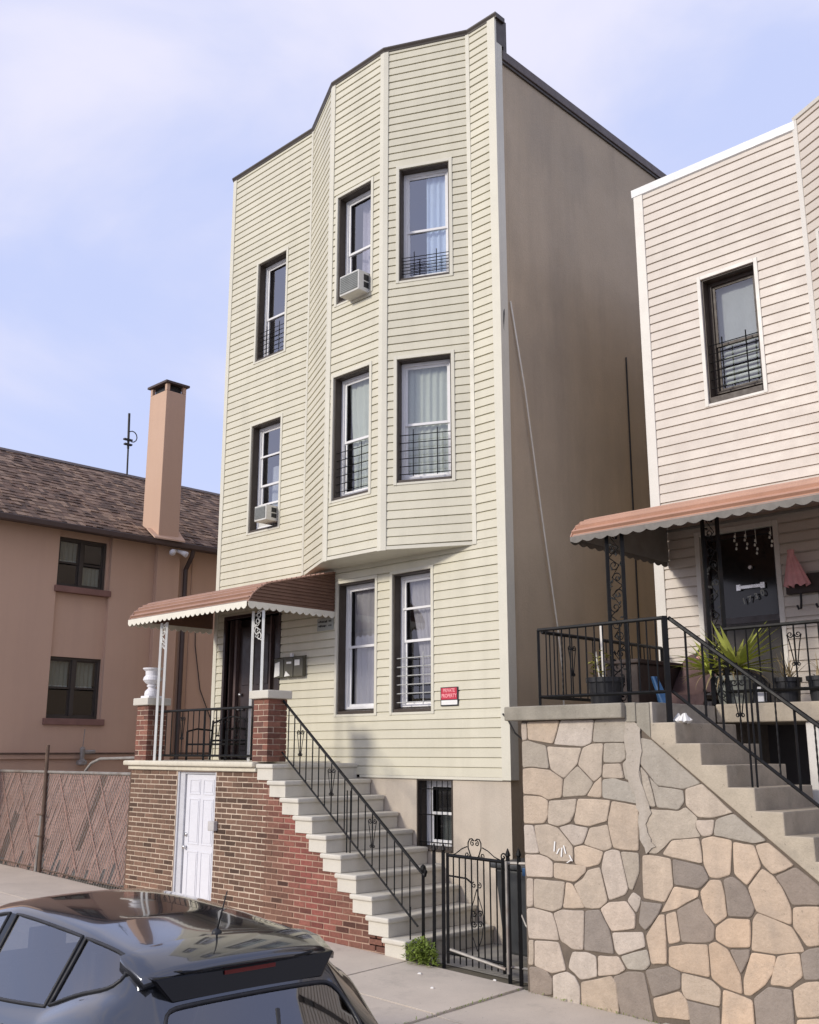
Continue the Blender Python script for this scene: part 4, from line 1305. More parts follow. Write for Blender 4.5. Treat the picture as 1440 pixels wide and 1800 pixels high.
# chimney shaft
t = MB(); cx0, cx1, cy0, cy1 = PX - .22, PX + .42, 1.50, 1.98
zt = 9.62
t.box(cx0, cx1, cy0, cy1, 6.25, zt - .16)
for (a, b, c, d) in ((cx0, cx0 + .08, cy0, cy0 + .08), (cx1 - .08, cx1, cy0, cy0 + .08), (cx0, cx0 + .08, cy1 - .08, cy1), (cx1 - .08, cx1, cy1 - .08, cy1)): t.box(a, b, c, d, zt - .16, zt)
ch = part('chimney', t, M['pink'], pink, bev=.01)
t = MB(); t.box(cx0 - .05, cx1 + .05, cy0 - .05, cy1 + .05, zt, zt + .045); part('cap', t, M['gutter'], ch)
t = MB(); t.box(cx0 + .08, cx1 - .08, cy0 + .08, cy1 - .08, zt - .16, zt - .01); part('flue', t, M['black'], ch)
t = MB(); t.prism([(cx1 + .06, cy0 - .12, 6.24), (cx1 + .10, cy1 + .10, 6.24), (cx1 - .2, cy1 + .12, 6.50), (cx1 - .3, cy0 - .10, 6.48)], [(cx1 + .06, cy0 - .12, 6.27), (cx1 + .10, cy1 + .10, 6.27), (cx1 - .2, cy1 + .12, 6.53), (cx1 - .3, cy0 - .10, 6.51)]); part('flashing', t, M['pink'], ch)


def double_window(y0, y1, z0, z1, label):
    t = MB(); D = -.12; fw = .05
    for (a, b, c, d) in ((y0, y0 + fw, z0, z1), (y1 - fw, y1, z0, z1), (y0 + fw, y1 - fw, z1 - fw, z1), (y0 + fw, y1 - fw, z0, z0 + fw), ((y0 + y1) / 2 - .04, (y0 + y1) / 2 + .04, z0 + fw, z1 - fw)):
        t.fbox(PF, a, b, D - .08, D - .0, c, d)
    w = part('window', t, M['dark_frame'], pink, bev=.004, label=label)
    for a, b in ((y0 + fw, (y0 + y1) / 2 - .04), ((y0 + y1) / 2 + .04, y1 - fw)):
        zm = (z0 + z1) / 2
        t = MB()
        for lo, hi, dd in ((z0 + fw, zm + .02, D - .05), (zm - .02, z1 - fw, D - .03)):
            for (p, q, r, s) in ((a, a + .03, lo, hi), (b - .03, b, lo, hi), (a + .03, b - .03, hi - .03, hi), (a + .03, b - .03, lo, lo + .03)): t.fbox(PF, p, q, dd - .02, dd, r, s)
        part('sash', t, M['dark_frame'], w)
        for lo, hi, dd in ((z0 + fw, zm - .01, D - .06), (zm + .01, z1 - fw, D - .04)):
            t = MB(); t.fbox(PF, a + .03, b - .03, dd - .004, dd, lo + .03, hi - .03); part('pane', t, M['glass_dim'], w)
    t = MB(); t.fbox(PF, y0 - .06, y1 + .08, -.09, .05, z0 - .12, z0 - .002); part('sill', t, M['pink_dark'], w, bev=.008)


double_window(*PWL, 'lower dark-framed double window'); double_window(*PWU, 'upper dark-framed double window under the eave')
for q, (y0, y1, z0, z1, mt, lab) in enumerate(((-.34, .10, 3.2, 3.74, 'curtain_white', 'short white curtain in left half of the lower pink-house window'), (.20, .64, 3.2, 3.74, 'curtain_white', 'short white curtain in right half of the lower pink-house window'),
                                               (-.33, .10, 5.62, 6.05, 'curtain_white', 'tan shade in upper left of the upper pink-house window'), (.20, .60, 5.18, 5.58, 'curtain_white', 'pale shade in lower right of the upper pink-house window'))):
    curtain(PF, y0, y1, -.26, z0, z1, mt, lab, 5, .015, seed=20 + q)
# security light and pipe on the pink wall
sl = root('security_light', (EX + .02, 2.02, 6.02), 'white twin-lamp security light under the eave of the pink house', 'security light')
m = MB(); m.tube([(PX + .12, 2.02, 6.10), (EX - .02, 2.02, 6.08)], .022, 6); part('arm', m, M['urn'], sl)
for dy in (-.13, .10):
    m = MB(); m.tube([(EX - .04, 2.02, 6.09), (EX + .02, 2.02 + dy, 6.05), (EX + .10, 2.02 + dy * 1.5, 6.0)], [.03, .05, .065], 10); part('lamp', m, M['urn'], sl, sm=True)
m = MB(); m.tube([(PX + .09, -2.9, 2.0), (PX + .09, 6, 2.0)], .018, 6); thing('wall_pipe', m, M['rusty'], (PX + .09, 1, 2.0), 'thin dark pipe running level along the pink wall', 'pipe')
m = MB(); m.lathe(PX + .16, .30, [(.03, 1.78), (.10, 1.80), (.10, 1.86), (.04, 1.90), (.05, 2.08), (.03, 2.12)], 12); m.tube([(PX + .16, .30, 2.02), (PX + .16, .55, 2.03)], .04, 8); m.tube([(PX + .16, .30, 2.1), (PX + .16, .32, 2.45)], .008, 5)
thing('gas_regulator', m, M['galv'], (PX + .16, .30, 1.78), 'grey gas regulator on the pipe of the pink wall', 'gas regulator')
m = MB(); m.tube([(PX + .02, 2.75, 4.9), (PX + .02, 2.78, 4.2), (PX + .02, 2.95, 3.3), (PX + .02, 3.3, 2.6)], .010, 5); thing('cable', m, M['cable_dark'], (PX, 2.9, 2.6), 'thin dark cable drooping on the pink wall behind the stoop', 'cable')
m = MB(); m.tube([(PX + .015, 2.62, 6.0), (PX + .015, 2.62, .5)], .012, 5); thing('conduit', m, M['pink'], (PX, 2.62, .5), 'thin pink-painted conduit beside the brown downspout', 'conduit')
an = root('roof_antenna', (RX, 2.95, RZ), 'thin dark mast antenna on the roof ridge left of chimney', 'antenna')
m = MB(); m.tube([(RX, 2.95, RZ - .05), (RX, 2.93, 9.35)], .022, 6); m.tube([(RX, 2.93, 9.3), (RX, 2.90, 10.2)], .030, 6); part('mast', m, M['cable_dark'], an)
m = MB(); m.tube([(RX + .01 + 0, 2.97 + .13 * math.sin(a) + .05, 9.62 + .14 * math.cos(a)) for a in [i * .55 - .6 for i in range(8)]], .014, 5); m.box(RX - .04, RX + .04, 2.80, 3.02, 9.50, 9.54); m.box(RX - .04, RX + .04, 2.82, 3.02, 9.38, 9.42); part('bracket', m, M['cable_dark'], an)

# ------------------------------------------------------------------ chain-link fence
FY = -1.34
fence = root('chain_link_fence', (-15.8, FY, .1), 'rusty chain-link fence threaded with faded pink slats', 'fence')
fx0, fx1 = -18.15, -13.50
fb = lambda x: gz(x, FY) + .04
FT = 1.71
m = MB(); m.tube([(fx0, FY, FT), (fx1, FY, FT + .01)], .024, 8); part('top_rail', m, M['galv'], fence)
m = MB(); m.tube([(fx0, FY, fb(fx0)), (fx1, FY, fb(fx1))], .010, 6); part('tension_wire', m, M['rusty'], fence)
m = MB(); m.tube([(-16.07, FY - .03, gz(-16, FY) - .1), (-16.10, FY - .03, 2.14)], .030, 8); part('post', m, M['rusty'], fence)
m = MB(); m.tube([(-16.16, FY - .05, gz(-16, FY) - .1), (-16.10, FY - .05, 1.05)], .026, 8); part('post', m, M['galv'], fence)
for x in (fx1 - .02,):
    m = MB(); m.tube([(x, FY, gz(x, FY)), (x, FY, 1.74)], .028, 8); part('post', m, M['rusty'], fence)
m = MB(); m.tube([(-15.0, FY + .06, 1.74), (-14.85, FY + .07, 1.86), (-14.6, FY + .08, 1.93), (-13.5, FY + .08, 1.95)], .022, 8); part('bent_rail', m, M['galv'], fence)
for z, n in ((1.05, 4), (.72, 3)):
    m = MB(); m.tube([(-16.2, FY - .08, z), (-16.0, FY - .08, z)], .012, 6); part('clamp', m, M['rusty'], fence)
mesh = MB()
H = FT - .1
d = .072
x = fx0 - H * .72
while x < fx1:
    for sg in (1, -1):
        a0, b0 = x, x + H * .72
        za, zb_ = (.10, FT) if sg > 0 else (FT, .10)
        # clip
        def cl(xx): return za + (zb_ - za) * (xx - a0) / (b0 - a0)
        p, q = max(a0, fx0), min(b0, fx1)
        if q - p > .02: mesh.tube([(p, FY - .006 * sg, cl(p)), (q, FY - .006 * sg, cl(q))], .0035, 3, cap=False)
    x += d
part('wire_mesh', mesh, M['galv'], fence, stuff=True, recalc=False)
rnd = random.Random(11)
sl_ang = .60            # run per unit rise of the woven slats
x = fx0 - H * sl_ang
k = 0
while x < fx1:
    k += 1
    a, b = x, x + .066
    x += .076
    cut0, cut1 = .0, 1.0
    if rnd.random() < .10: cut0 = rnd.uniform(.1, .45)
    if rnd.random() < .14: cut0 = rnd.uniform(.05, .2)
    if k in (19, 20, 21) : cut0 = .55
    if 51 <= k <= 52: cut1 = .30
    if 50 <= k <= 53 and k not in (51, 52): cut0 = .1
    zlo = .13 + H * cut0 + rnd.uniform(0, .05); zhi = .10 + H * cut1 - .02
    # shear segment, clipped at the fence ends
    def X(z, o): return o + (z - .10) * sl_ang
    if X(zhi, a) < fx0 or X(zlo, b) > fx1: continue
    if X(zlo, a) < fx0: zlo = .10 + (fx0 - a) / sl_ang
    if X(zhi, b) > fx1: zhi = .10 + (fx1 - b) / sl_ang
    if zhi - zlo < .05: continue
    m = MB(); yy = FY + rnd.uniform(.004, .016)
    m.hexa([(X(zlo, a), yy, zlo), (X(zlo, b), yy, zlo), (X(zlo, b), yy + .004, zlo), (X(zlo, a), yy + .004, zlo),
            (X(zhi, a), yy, zhi), (X(zhi, b), yy, zhi), (X(zhi, b), yy + .004, zhi), (X(zhi, a), yy + .004, zhi)])
    part('slat', m, M['slat'], fence)
for x in (-17.75, -17.1, -15.7, -15.0, -14.45):
    m = MB(); m.hexa([(x, FY - .012, FT - .03), (x + .02, FY - .012, FT - .03), (x + .02, FY - .009, FT - .03), (x, FY - .009, FT - .03),
                      (x + .75, FY - .012, .25), (x + .77, FY - .012, .25), (x + .77, FY - .009, .25), (x + .75, FY - .009, .25)]); part('cross_slat', m, M['slat'], fence)

# ------------------------------------------------------------------ neighbour house (right)
NX0, NY = -6.14, 1.05
nb = root('row_house', (-3.5, NY, 0), 'pinkish-beige vinyl-sided house with white roof edge at the right', 'house')
NF = Frame((0, NY), (1, 0), (0, -1))
NZ0, NZ1 = 2.40, 8.98
NB = [(-4.03, NY), (-2.93, NY - .55), (-1.83, NY - .55), (-.73, NY)]
NBZ = 4.75
nwin = (-5.33, -4.655, 5.99, 7.56)
ndoor = (-5.57, -4.69, 2.47, 4.44)
NL, nl = wall_frame(NB[0], NB[1]); NM, nm_ = wall_frame(NB[1], NB[2]); NR, nr = wall_frame(NB[2], NB[3])
core = MB()
wall_boxes(core, NF, NX0 + .02, 1.0, -.22, -.021, NZ0, NBZ, [ndoor]); wall_boxes(core, NF, NX0 + .02, NB[0][0], -.22, -.021, NBZ, NZ1, [nwin])
wall_boxes(core, NF, NB[3][0], 1.0, -.22, -.021, NBZ, NZ1, [])
for fr, ln, hs in ((NL, nl, [(.22, .95, 5.9, 7.6)]), (NM, nm_, [(.2, .9, 5.9, 7.6)]), (NR, nr, [])): wall_boxes(core, fr, 0, ln, -.2, -.021, NBZ, NZ1, hs)
part('sheathing', core, M['interior'], nb)
NEX = .1145
boards(NF, NX0 + .10, 1.0, NZ0, NBZ, [(ndoor[0] - .06, ndoor[1] + .06, 2.3, ndoor[3] + .06)], NEX, nb, 'siding2')
boards(NF, NX0 + .10, NB[0][0] - .03, NBZ, NZ1, grow([nwin]), NEX, nb, 'siding2', zref=NZ0)
boards(NL, .05, nl - .06, NBZ + .04, NZ1 + .12, grow([(.22, .95, 5.9, 7.6)]), NEX, nb, 'siding2', zref=NZ0)
boards(NM, .06, nm_ - .06, NBZ + .04, NZ1 + .12, grow([(.2, .9, 5.9, 7.6)]), NEX, nb, 'siding2', stuff=True, zref=NZ0)
boards(NR, .06, nr - .05, NBZ + .04, NZ1 + .12, [], NEX, nb, 'siding2', stuff=True, zref=NZ0)
boards(NF, NB[3][0] + .03, .95, NBZ, NZ1, [], NEX, nb, 'siding2', stuff=True, zref=NZ0)
flush_boards(nb, 'siding2', 270)
t = MB(); t.fbox(NF, NX0 - .03, NX0 + .10, -.12, .036, NZ0 - .05, NZ1 + .06); part('corner_trim', t, M['trim2'], nb, bev=.005)
a_, b_ = NF(NB[0][0] - .03, .034, 0), NL(.05, .034, 0); c_, d_ = NL(.05, -.01, 0), NF(NB[0][0] - .03, -.01, 0)
lp = [(a_[0], a_[1]), (b_[0], b_[1]), (c_[0], c_[1]), (NB[0][0], NB[0][1] + .02), (d_[0], d_[1])]
t = MB(); t.prism([(x, y, NBZ) for x, y in lp], [(x, y, NZ1 + .12) for x, y in lp]); part('channel_trim', t, M['trim2'], nb)
lo = [(NB[0][0] - .03, NY + .1), (NB[1][0] - .02, NB[1][1] - .035), (NB[2][0] + .02, NB[2][1] - .035), (NB[3][0] + .03, NY + .1)]
t = MB(); t.prism([(x, y, NBZ - .01) for x, y in lo], [(x, y, NBZ + .035) for x, y in lo]); part('soffit', t, M['trim2'], nb)
cornice_run([(NX0 - .05, NY), NB[0]], [(-.15, NZ1), (.02, NZ1), (.045, NZ1 + .015), (.05, NZ1 + .115), (-.15, NZ1 + .125)], nb, 'white_trim', 'coping')
cornice_run([NB[0], NB[1], NB[2], NB[3], (1.0, NY)], [(-.15, NZ1 + .12), (.04, NZ1 + .12), (.05, NZ1 + .16), (-.15, NZ1 + .17)], nb, 'trim2', 'coping')
t = MB(); t.box(NX0, NX0 + .25, NY + .22, 13, -.3, NZ1); t.box(NX0, 1.0, 13, 13.2, -.3, NZ1); t.box(.78, 1.0, NY + .22, 13, -.3, NZ1); part('side_wall', t, M['stucco'], nb)
t = MB(); t.box(NX0, 1.0, NY + .004, 13.1, NZ1 - .3, NZ1 - .22); lo = NB; t.prism([(x, y, NZ1 - .3) for x, y in lo], [(x, y, NZ1 - .22) for x, y in lo]); part('roof', t, M['roofing'], nb)
t = MB(); t.box(NX0 + .25, .78, NY + 1.9, NY + 2.0, -.2, NZ1 - .3)
for z in (2.38, 4.66): t.box(NX0 + .25, .78, NY + .22, 12.9, z, z + .05)
part('interior_wall', t, M['interior'], nb)
t = MB(); wall_boxes(t, NF, NX0, 1.0, -.22, -.002, -.4, NZ0 - .002, []); part('foundation_wall', t, M['base_stucco'], nb)
window(NF, nb, *nwin, meet=.43, glass='glass_clear', frame_mat='reveal', guard=('rows', .42, 'black_iron'), surround='trim2', sill=.14)
window(NL, nb, .22, .95, 5.9, 7.6, frame_mat='reveal', surround='trim2'); window(NM, nb, .2, .9, 5.9, 7.6, frame_mat='reveal', surround='trim2')
curtain(NF, -5.26, -4.72, -.235, 6.72, 7.5, 'curtain_grey', 'pale roller shade in the upper window of the right house', 2, .006, seed=31)
bl = root('window_blind', (-5.0, NY + .3, 6.1), 'white slatted blind in the lower half of the right house window', 'blind')
for k in range(9):
    z = 6.13 + k * .063
    m = MB(); m.hexa([NF(-5.26, -.24, z), NF(-4.72, -.24, z), NF(-4.72, -.215, z + .004), NF(-5.26, -.215, z + .004), NF(-5.26, -.25, z + .045), NF(-4.72, -.25, z + .045), NF(-4.72, -.246, z + .045), NF(-5.26, -.246, z + .045)]); part('slat', m, M['curtain_white'], bl)
# neighbour's door with house number
t = MB(); a, b, c, d = ndoor
t.fbox(NF, a - .06, a, -.16, .036, c, d + .06); t.fbox(NF, b, b + .06, -.16, .036, c, d + .06); t.fbox(NF, a, b, -.16, .036, d, d + .06)
nd_ = part('door', t, M['trim2'], nb, bev=.005)
t = MB(); t.fbox(NF, a, b, -.16, -.11, c, d); part('door_leaf', t, M['door_dark'], nd_)
t = MB(); t.fbox(NF, a, a + .05, -.11, -.06, c, d); t.fbox(NF, b - .05, b, -.11, -.06, c, d); t.fbox(NF, a + .05, b - .05, -.11, -.06, d - .05, d); t.fbox(NF, a + .05, b - .05, -.11, -.06, c, c + .08); t.fbox(NF, a + .05, b - .05, -.11, -.07, c + .95, c + 1.02); part('storm_frame', t, M['door_dark'], nd_)
t = MB(); t.fbox(NF, a + .05, b - .05, -.10, -.095, c + 1.02, d - .05); part('pane', t, mat('dark_door_glass', (.012, .011, .011), .12, 4, .1, spec=.5), nd_)
t = MB(); t.fbox(NF, a + .05, b - .05, -.10, -.08, c + .08, c + .95); part('kick_panel', t, mat('door_lower_panel', (.055, .048, .043), .55, 5, .2), nd_)
t = MB(); t.fbox(NF, -5.19, -4.88, -.078, -.06, 3.80, 3.835); t.fbox(NF, -5.20, -5.15, -.078, -.056, 3.785, 3.85); t.fbox(NF, -4.92, -4.87, -.078, -.056, 3.785, 3.85); part('letter_slot', t, M['chrome'], nd_)
for ch_, u, z in (('1', -5.12, 3.66), ('7', -5.05, 3.675), ('3', -4.975, 3.70), ('0', -4.90, 3.73)):
    inst('digit', text_mesh(ch_, .095, M['plate'], 'digit', bold=.002), (u, NY + .055, z), nd_, rot=(math.pi / 2, rad(-12), 0))
t = MB(); t.tube([NF(-5.02, -.08, 4.03), NF(-5.02, -.05, 4.03)], .022, 8); part('peephole', t, M['chrome'], nd_)
awning(-5.97, -1.2, NY - .03, [(0, 4.68), (.8, 4.56), (1.35, 4.47), (1.62, 4.42), (1.78, 4.36), (1.90, 4.27), (1.95, 4.19)], 'awning2', 'long terracotta ribbed metal awning across the right porch', 'grey_valance', .06, .15, under='under')

# ------------------------------------------------------------------ stone porch
porch = root('stone_porch', (-4.5, -.5, -.1), 'raised porch faced with irregular flagstones and concrete side stair', 'porch')
SYW = -1.45
NSX = [-4.82 + .2265 * k for k in range(15)]
NSZ = [2.29 - .178 * k for k in range(15)]
low = lambda x: 2.17 - .778 * (x + 4.86)
t = MB(); t.box(-6.285, -4.90, -1.437, NY - .03, -.5, 2.335)
xe = -4.86 + (2.17 + .3) / .778
t.prism([(-4.9, -1.437, -.6), (xe + .3, -1.437, -.6), (xe, -1.437, low(xe)), (-4.9, -1.437, low(-4.9))], [(-4.9, -.40, -.6), (xe + .3, -.40, -.6), (xe, -.40, low(xe)), (-4.9, -.40, low(-4.9))])
part('mortar_core', t, M['stone_mortar'], porch)
t = MB(); t.box(-6.43, -5.085, -1.53, -.9, 2.335, 2.47); part('slab', t, M['concrete'], porch, bev=.012)
t = MB(); t.box(-6.40, -4.845, -.898, NY - .03, 2.335, 2.468); t.box(-5.083, -4.845, -1.44, -.9, 2.34, 2.4665); part('porch_floor', t, M['concrete'], porch, bev=.008)
t = MB(); t.box(-4.84, -4.815, -1.455, -.31, 2.27, 2.469); part('riser', t, M['tread'], porch, bev=.004)
t = MB(); t.box(-4.813, -1.0, -.30, NY - .03, 2.31, 2.485); part('slab', t, M['concrete_light'], porch, bev=.012)
t = MB(); t.box(-3.97, -3.85, -.25, -.13, -.4, 2.31); part('column', t, M['trim2'], porch, bev=.01)
t = MB(); t.box(-5.085, -4.98, -1.47, -.35, 2.30, 2.47)
t.prism([(-4.978, -1.462, 2.27), (-4.842, -1.462, low(-4.842)), (-4.842, -1.462, 2.462), (-4.978, -1.462, 2.462)], [(-4.978, -.36, 2.27), (-4.842, -.36, low(-4.842)), (-4.842, -.36, 2.462), (-4.978, -.36, 2.462)])
part('stair_landing', t, M['concrete'], porch, bev=.006)
for k in range(14):
    xa, xb, zz = NSX[k], NSX[k + 1], NSZ[k]
    if low(xa) < -.35: break
    t = MB(); t.prism([(xa - .02, SYW - .012, low(xa - .02)), (xb, SYW - .012, low(xb)), (xb, SYW - .012, zz), (xa - .02, SYW - .012, zz)],
                      [(xa - .02, -.34, low(xa - .02)), (xb, -.34, low(xb)), (xb, -.34, zz), (xa - .02, -.34, zz)])
    part('step', t, M['concrete_light'], porch, bev=.010)
t = MB(); t.box(-4.9, -1.0, NY - .08, NY - .02, -.4, 2.31); part('cellar_wall', t, M['interior'], porch)

# flagstones: outlines traced joint to joint, each one laid at its own depth
f_, cy_, sy_, cp_, sp_ = 1786.94, math.cos(-YAW), math.sin(-YAW), math.cos(PITCH), math.sin(PITCH)
_F = Vector((sy_ * cp_, cy_ * cp_, sp_)); _R = Vector((cy_, -sy_, 0)); _U = _R.cross(_F)


def on_wall(px, py):
    d = _F * f_ + _R * (px - 720) - _U * (py - 900)
    t = (SYW - CAM.y) / d.y
    return (CAM.x + d.x * t, CAM.z + d.z * t)


TAN, PEACH, DRK, GRY, PAL = (0.50, 0.41, 0.315), (0.545, 0.42, 0.305), (0.275, 0.23, 0.19), (0.42, 0.37, 0.30), (0.525, 0.445, 0.365)  # stone tones; the second, a warm peach, fills the right-hand stretch
VA = [  # first group: scale 5.333 from (900,1240)
 (PAL, [(80,160),(135,160),(140,325),(88,335)]), (TAN, [(135,150),(448,135),(385,365),(145,325)]), (PAL, [(448,135),(770,130),(745,355),(665,390),(385,370)]),
 (GRY, [(770,130),(1080,110),(1060,350),(855,350),(750,350)]), (GRY, [(88,335),(145,325),(320,375),(350,600),(180,580),(95,590)]), (TAN, [(320,380),(655,395),(610,555),(485,690),(355,600)]),
 (TAN, [(655,395),(745,355),(855,350),(840,655),(765,725),(610,560)]), (GRY, [(855,350),(1060,350),(1070,500),(1020,540),(850,540)]), (TAN, [(95,590),(180,580),(350,600),(480,690),(465,870),(335,890),(270,850),(100,835)]),
 (GRY, [(480,690),(610,560),(765,725),(690,850),(465,865)]), (TAN, [(765,725),(840,655),(840,870),(690,855)]), (TAN, [(850,545),(1020,540),(1055,690),(840,685)]),
 (GRY, [(840,690),(950,675),(1100,720),(1250,940),(920,885),(840,870)]), (GRY, [(1070,350),(1190,300),(1195,560),(1240,900),(1110,720),(1055,690),(1030,545),(1070,500)]),
 (TAN, [(100,840),(270,850),(340,890),(335,1050),(300,1110),(105,1110)]), (TAN, [(340,890),(610,870),(590,1010),(545,1100),(430,1140),(330,1110)]), (TAN, [(610,870),(925,885),(890,1090),(720,1140),(590,1115),(575,1080)]),
 (TAN, [(930,890),(1190,940),(1190,1370),(1030,1360),(945,1340),(895,1120),(895,1060)]), (PAL, [(105,1115),(200,1120),(260,1390),(115,1390)]), (TAN, [(200,1120),(330,1110),(430,1145),(570,1320),(575,1475),(400,1465),(330,1420),(255,1395)]),
 (PAL, [(430,1140),(545,1110),(720,1145),(665,1300),(575,1325)]), (TAN, [(720,1145),(895,1110),(940,1340),(860,1370),(665,1305)]), (PAL, [(115,1390),(255,1395),(330,1420),(385,1470),(385,1620),(130,1610)]),
 (TAN, [(385,1470),(700,1500),(690,1570),(590,1660),(520,1650),(385,1620)]), (TAN, [(575,1325),(665,1305),(860,1370),(820,1495),(705,1525),(580,1490)]), (PAL, [(860,1370),(940,1345),(1010,1360),(1090,1720),(1060,1780),(905,1835),(830,1530)]),
 (GRY, [(1010,1365),(1190,1380),(1195,1560),(1130,1740),(1090,1720)]), (TAN, [(705,1540),(825,1510),(900,1840),(820,1910),(680,1905),(570,1680),(660,1620)]), (PAL, [(130,1615),(200,1620),(200,1890),(130,1895)]),
 (TAN, [(200,1620),(500,1650),(470,1905),(385,1940),(200,1895)]), (TAN, [(500,1650),(565,1670),(690,1905),(470,1905)]), (PAL, [(130,1900),(200,1895),(380,1945),(420,2080),(445,2210),(150,2190)]),
 (PAL, [(380,1945),(460,1910),(680,1920),(670,2300),(570,2295),(450,2210),(420,2080)]), (DRK, [(680,1920),(820,1910),(915,2100),(960,2340),(670,2300)]), (PAL, [(820,1905),(905,1840),(1070,1830),(1160,1960),(1155,2100),(930,2125)]),
 (PAL, [(1070,1830),(1130,1740),(1210,1800),(1200,1870),(1165,1960)]), (PAL, [(930,2125),(1230,2120),(1255,2270),(1000,2350),(960,2300)]), (TAN, [(150,2195),(205,2195),(205,2440),(150,2440)]),
 (PAL, [(205,2200),(440,2215),(510,2490),(375,2520),(205,2445)]), (PAL, [(560,2305),(700,2310),(790,2350),(800,2550),(640,2580),(520,2460)]), (PAL, [(800,2340),(1000,2350),(1070,2480),(990,2530),(800,2545)]),
 (GRY, [(1010,2350),(1270,2280),(1300,2430),(1250,2490),(1080,2480)]), (DRK, [(155,2445),(250,2450),(330,2490),(380,2560),(380,2720),(165,2720)]), (PAL, [(375,2530),(510,2490),(590,2540),(640,2640),(640,2840),(385,2800)]),
 (TAN, [(640,2590),(930,2530),(980,2600),(1010,2900),(650,2840)]), (DRK, [(940,2540),(1080,2490),(1240,2500),(1330,2980),(1020,2920)])]
VA += [(GRY, [(1195,560),(1278,655),(1353,960),(1250,945)]), (GRY, [(1080,115),(1190,165),(1195,300),(1060,350)])]
VC = [  # second group: scale 4.645 from (1130,1300)
 (GRY, [(-28,-20),(70,0),(480,360),(330,410),(110,380),(45,290),(-30,200)]), (GRY, [(45,290),(110,380),(330,410),(340,510),(290,580),(110,560)]), (TAN, [(340,400),(480,355),(590,455),(720,580),(740,600),(570,645),(450,640),(345,540)]),
 (GRY, [(590,650),(740,600),(1020,830),(910,855),(730,820),(570,785)]), (PAL, [(430,655),(590,650),(570,785),(480,800),(430,720)]), (GRY, [(110,570),(290,580),(345,545),(450,640),(430,720),(480,800),(230,820),(180,880),(110,940),(30,930),(0,560)]),
 (TAN, [(230,820),(460,800),(490,1020),(230,965),(150,940)]), (PEACH, [(470,810),(560,785),(730,820),(715,1110),(610,1140),(540,1130),(490,1020)]), (PEACH, [(730,830),(910,860),(970,1040),(850,1200),(740,1100)]),
 (PEACH, [(910,860),(1020,835),(1245,1030),(1060,1110),(970,1020)]), (DRK, [(235,970),(490,1030),(545,1140),(460,1225),(250,1190)]), (TAN, [(-10,940),(110,945),(230,970),(250,1200),(180,1335),(0,1300)]),
 (PEACH, [(250,1195),(460,1230),(450,1290),(270,1390),(140,1420)]), (DRK, [(0,1320),(165,1340),(130,1430),(20,1570),(-40,1500),(-14,1300)]), (PEACH, [(130,1425),(180,1425),(200,1840),(65,1840),(20,1600)]), (PEACH, [(180,1425),(270,1395),(310,1655),(205,1680)]),
 (DRK, [(270,1390),(460,1290),(500,1400),(590,1530),(580,1640),(530,1665),(310,1660)]), (PEACH, [(545,1140),(640,1145),(670,1270),(690,1450),(590,1520),(490,1400),(460,1240)]), (DRK, [(650,1140),(730,1110),(850,1210),(920,1390),(880,1460),(690,1450),(670,1270)]),
 (PEACH, [(590,1530),(690,1455),(880,1465),(880,1705),(700,1705),(590,1640)]), (PEACH, [(850,1210),(970,1045),(1070,1115),(1140,1210),(1215,1380),(1220,1525),(920,1410)]), (DRK, [(1070,1115),(1245,1035),(1450,1200),(1450,1360),(1215,1360),(1150,1230)]),
 (PEACH, [(890,1470),(930,1410),(1220,1530),(1330,1740),(1090,1760),(880,1730)]), (PEACH, [(1220,1365),(1450,1360),(1450,1690),(1340,1700),(1220,1530)]), (PEACH, [(205,1690),(370,1665),(530,1670),(550,1950),(310,1900),(205,1850)]),
 (PEACH, [(530,1670),(590,1645),(700,1715),(800,1920),(820,2090),(650,2030),(555,1950)]), (DRK, [(700,1710),(880,1710),(870,1790),(800,1930)]), (PEACH, [(880,1735),(1090,1765),(1070,1900),(1000,2010),(880,2100),(820,2090),(815,1960)]),
 (PEACH, [(1090,1765),(1280,1740),(1310,1940),(1200,2030),(1030,2010)]), (DRK, [(1280,1750),(1340,1710),(1450,1690),(1450,1970),(1310,1970)]), (DRK, [(10,1880),(200,1845),(310,1900),(310,2040),(75,2110)]), (TAN, [(310,1900),(555,1960),(640,2040),(630,2190),(340,2120),(310,2050)]),
 (PEACH, [(75,2110),(300,2050),(370,2140),(390,2300),(110,2270)]), (DRK, [(340,2125),(630,2190),(630,2440),(395,2400)]), (PEACH, [(650,2035),(820,2095),(900,2130),(930,2460),(630,2440)]), (DRK, [(900,2110),(1020,2015),(1220,2040),(1250,2460),(930,2460)]),
 (PEACH, [(1220,2040),(1320,1980),(1450,1970),(1450,2270),(1250,2280)]), (PEACH, [(1250,2285),(1450,2275),(1450,2500),(1250,2500)])]
polys = [(c, [on_wall(900 + x / 5.3333, 1240 + y / 5.3333) for x, y in p]) for c, p in VA] + [(c, [on_wall(1130 + x / 4.645, 1300 + y / 4.645) for x, y in p]) for c, p in VC]
# the wall goes on to the right of the traced part
rnd = random.Random(3)
xr0 = -3.43
cols = [xr0 + .36 * i for i in range(6)]
jx = {(i, j): rnd.uniform(-.07, .07) for i in range(8) for j in range(12)}
jz = {(i, j): rnd.uniform(-.07, .07) for i in range(8) for j in range(12)}
for i in range(5):
    for j in range(6):
        z0, z1 = -.3 + .30 * j, -.3 + .30 * (j + 1)
        P4 = []
        for (a, b) in ((i, j), (i + 1, j), (i + 1, j + 1), (i, j + 1)):
            P4.append((cols[a] + (jx[a, b] if a > 0 else 0), -.3 + .30 * b + jz[a, b]))
        if max(z for _, z in P4) - low(max(x for x, _ in P4)) > .02: continue
        polys.append((rnd.choice((PEACH, PEACH, TAN, DRK)), P4))


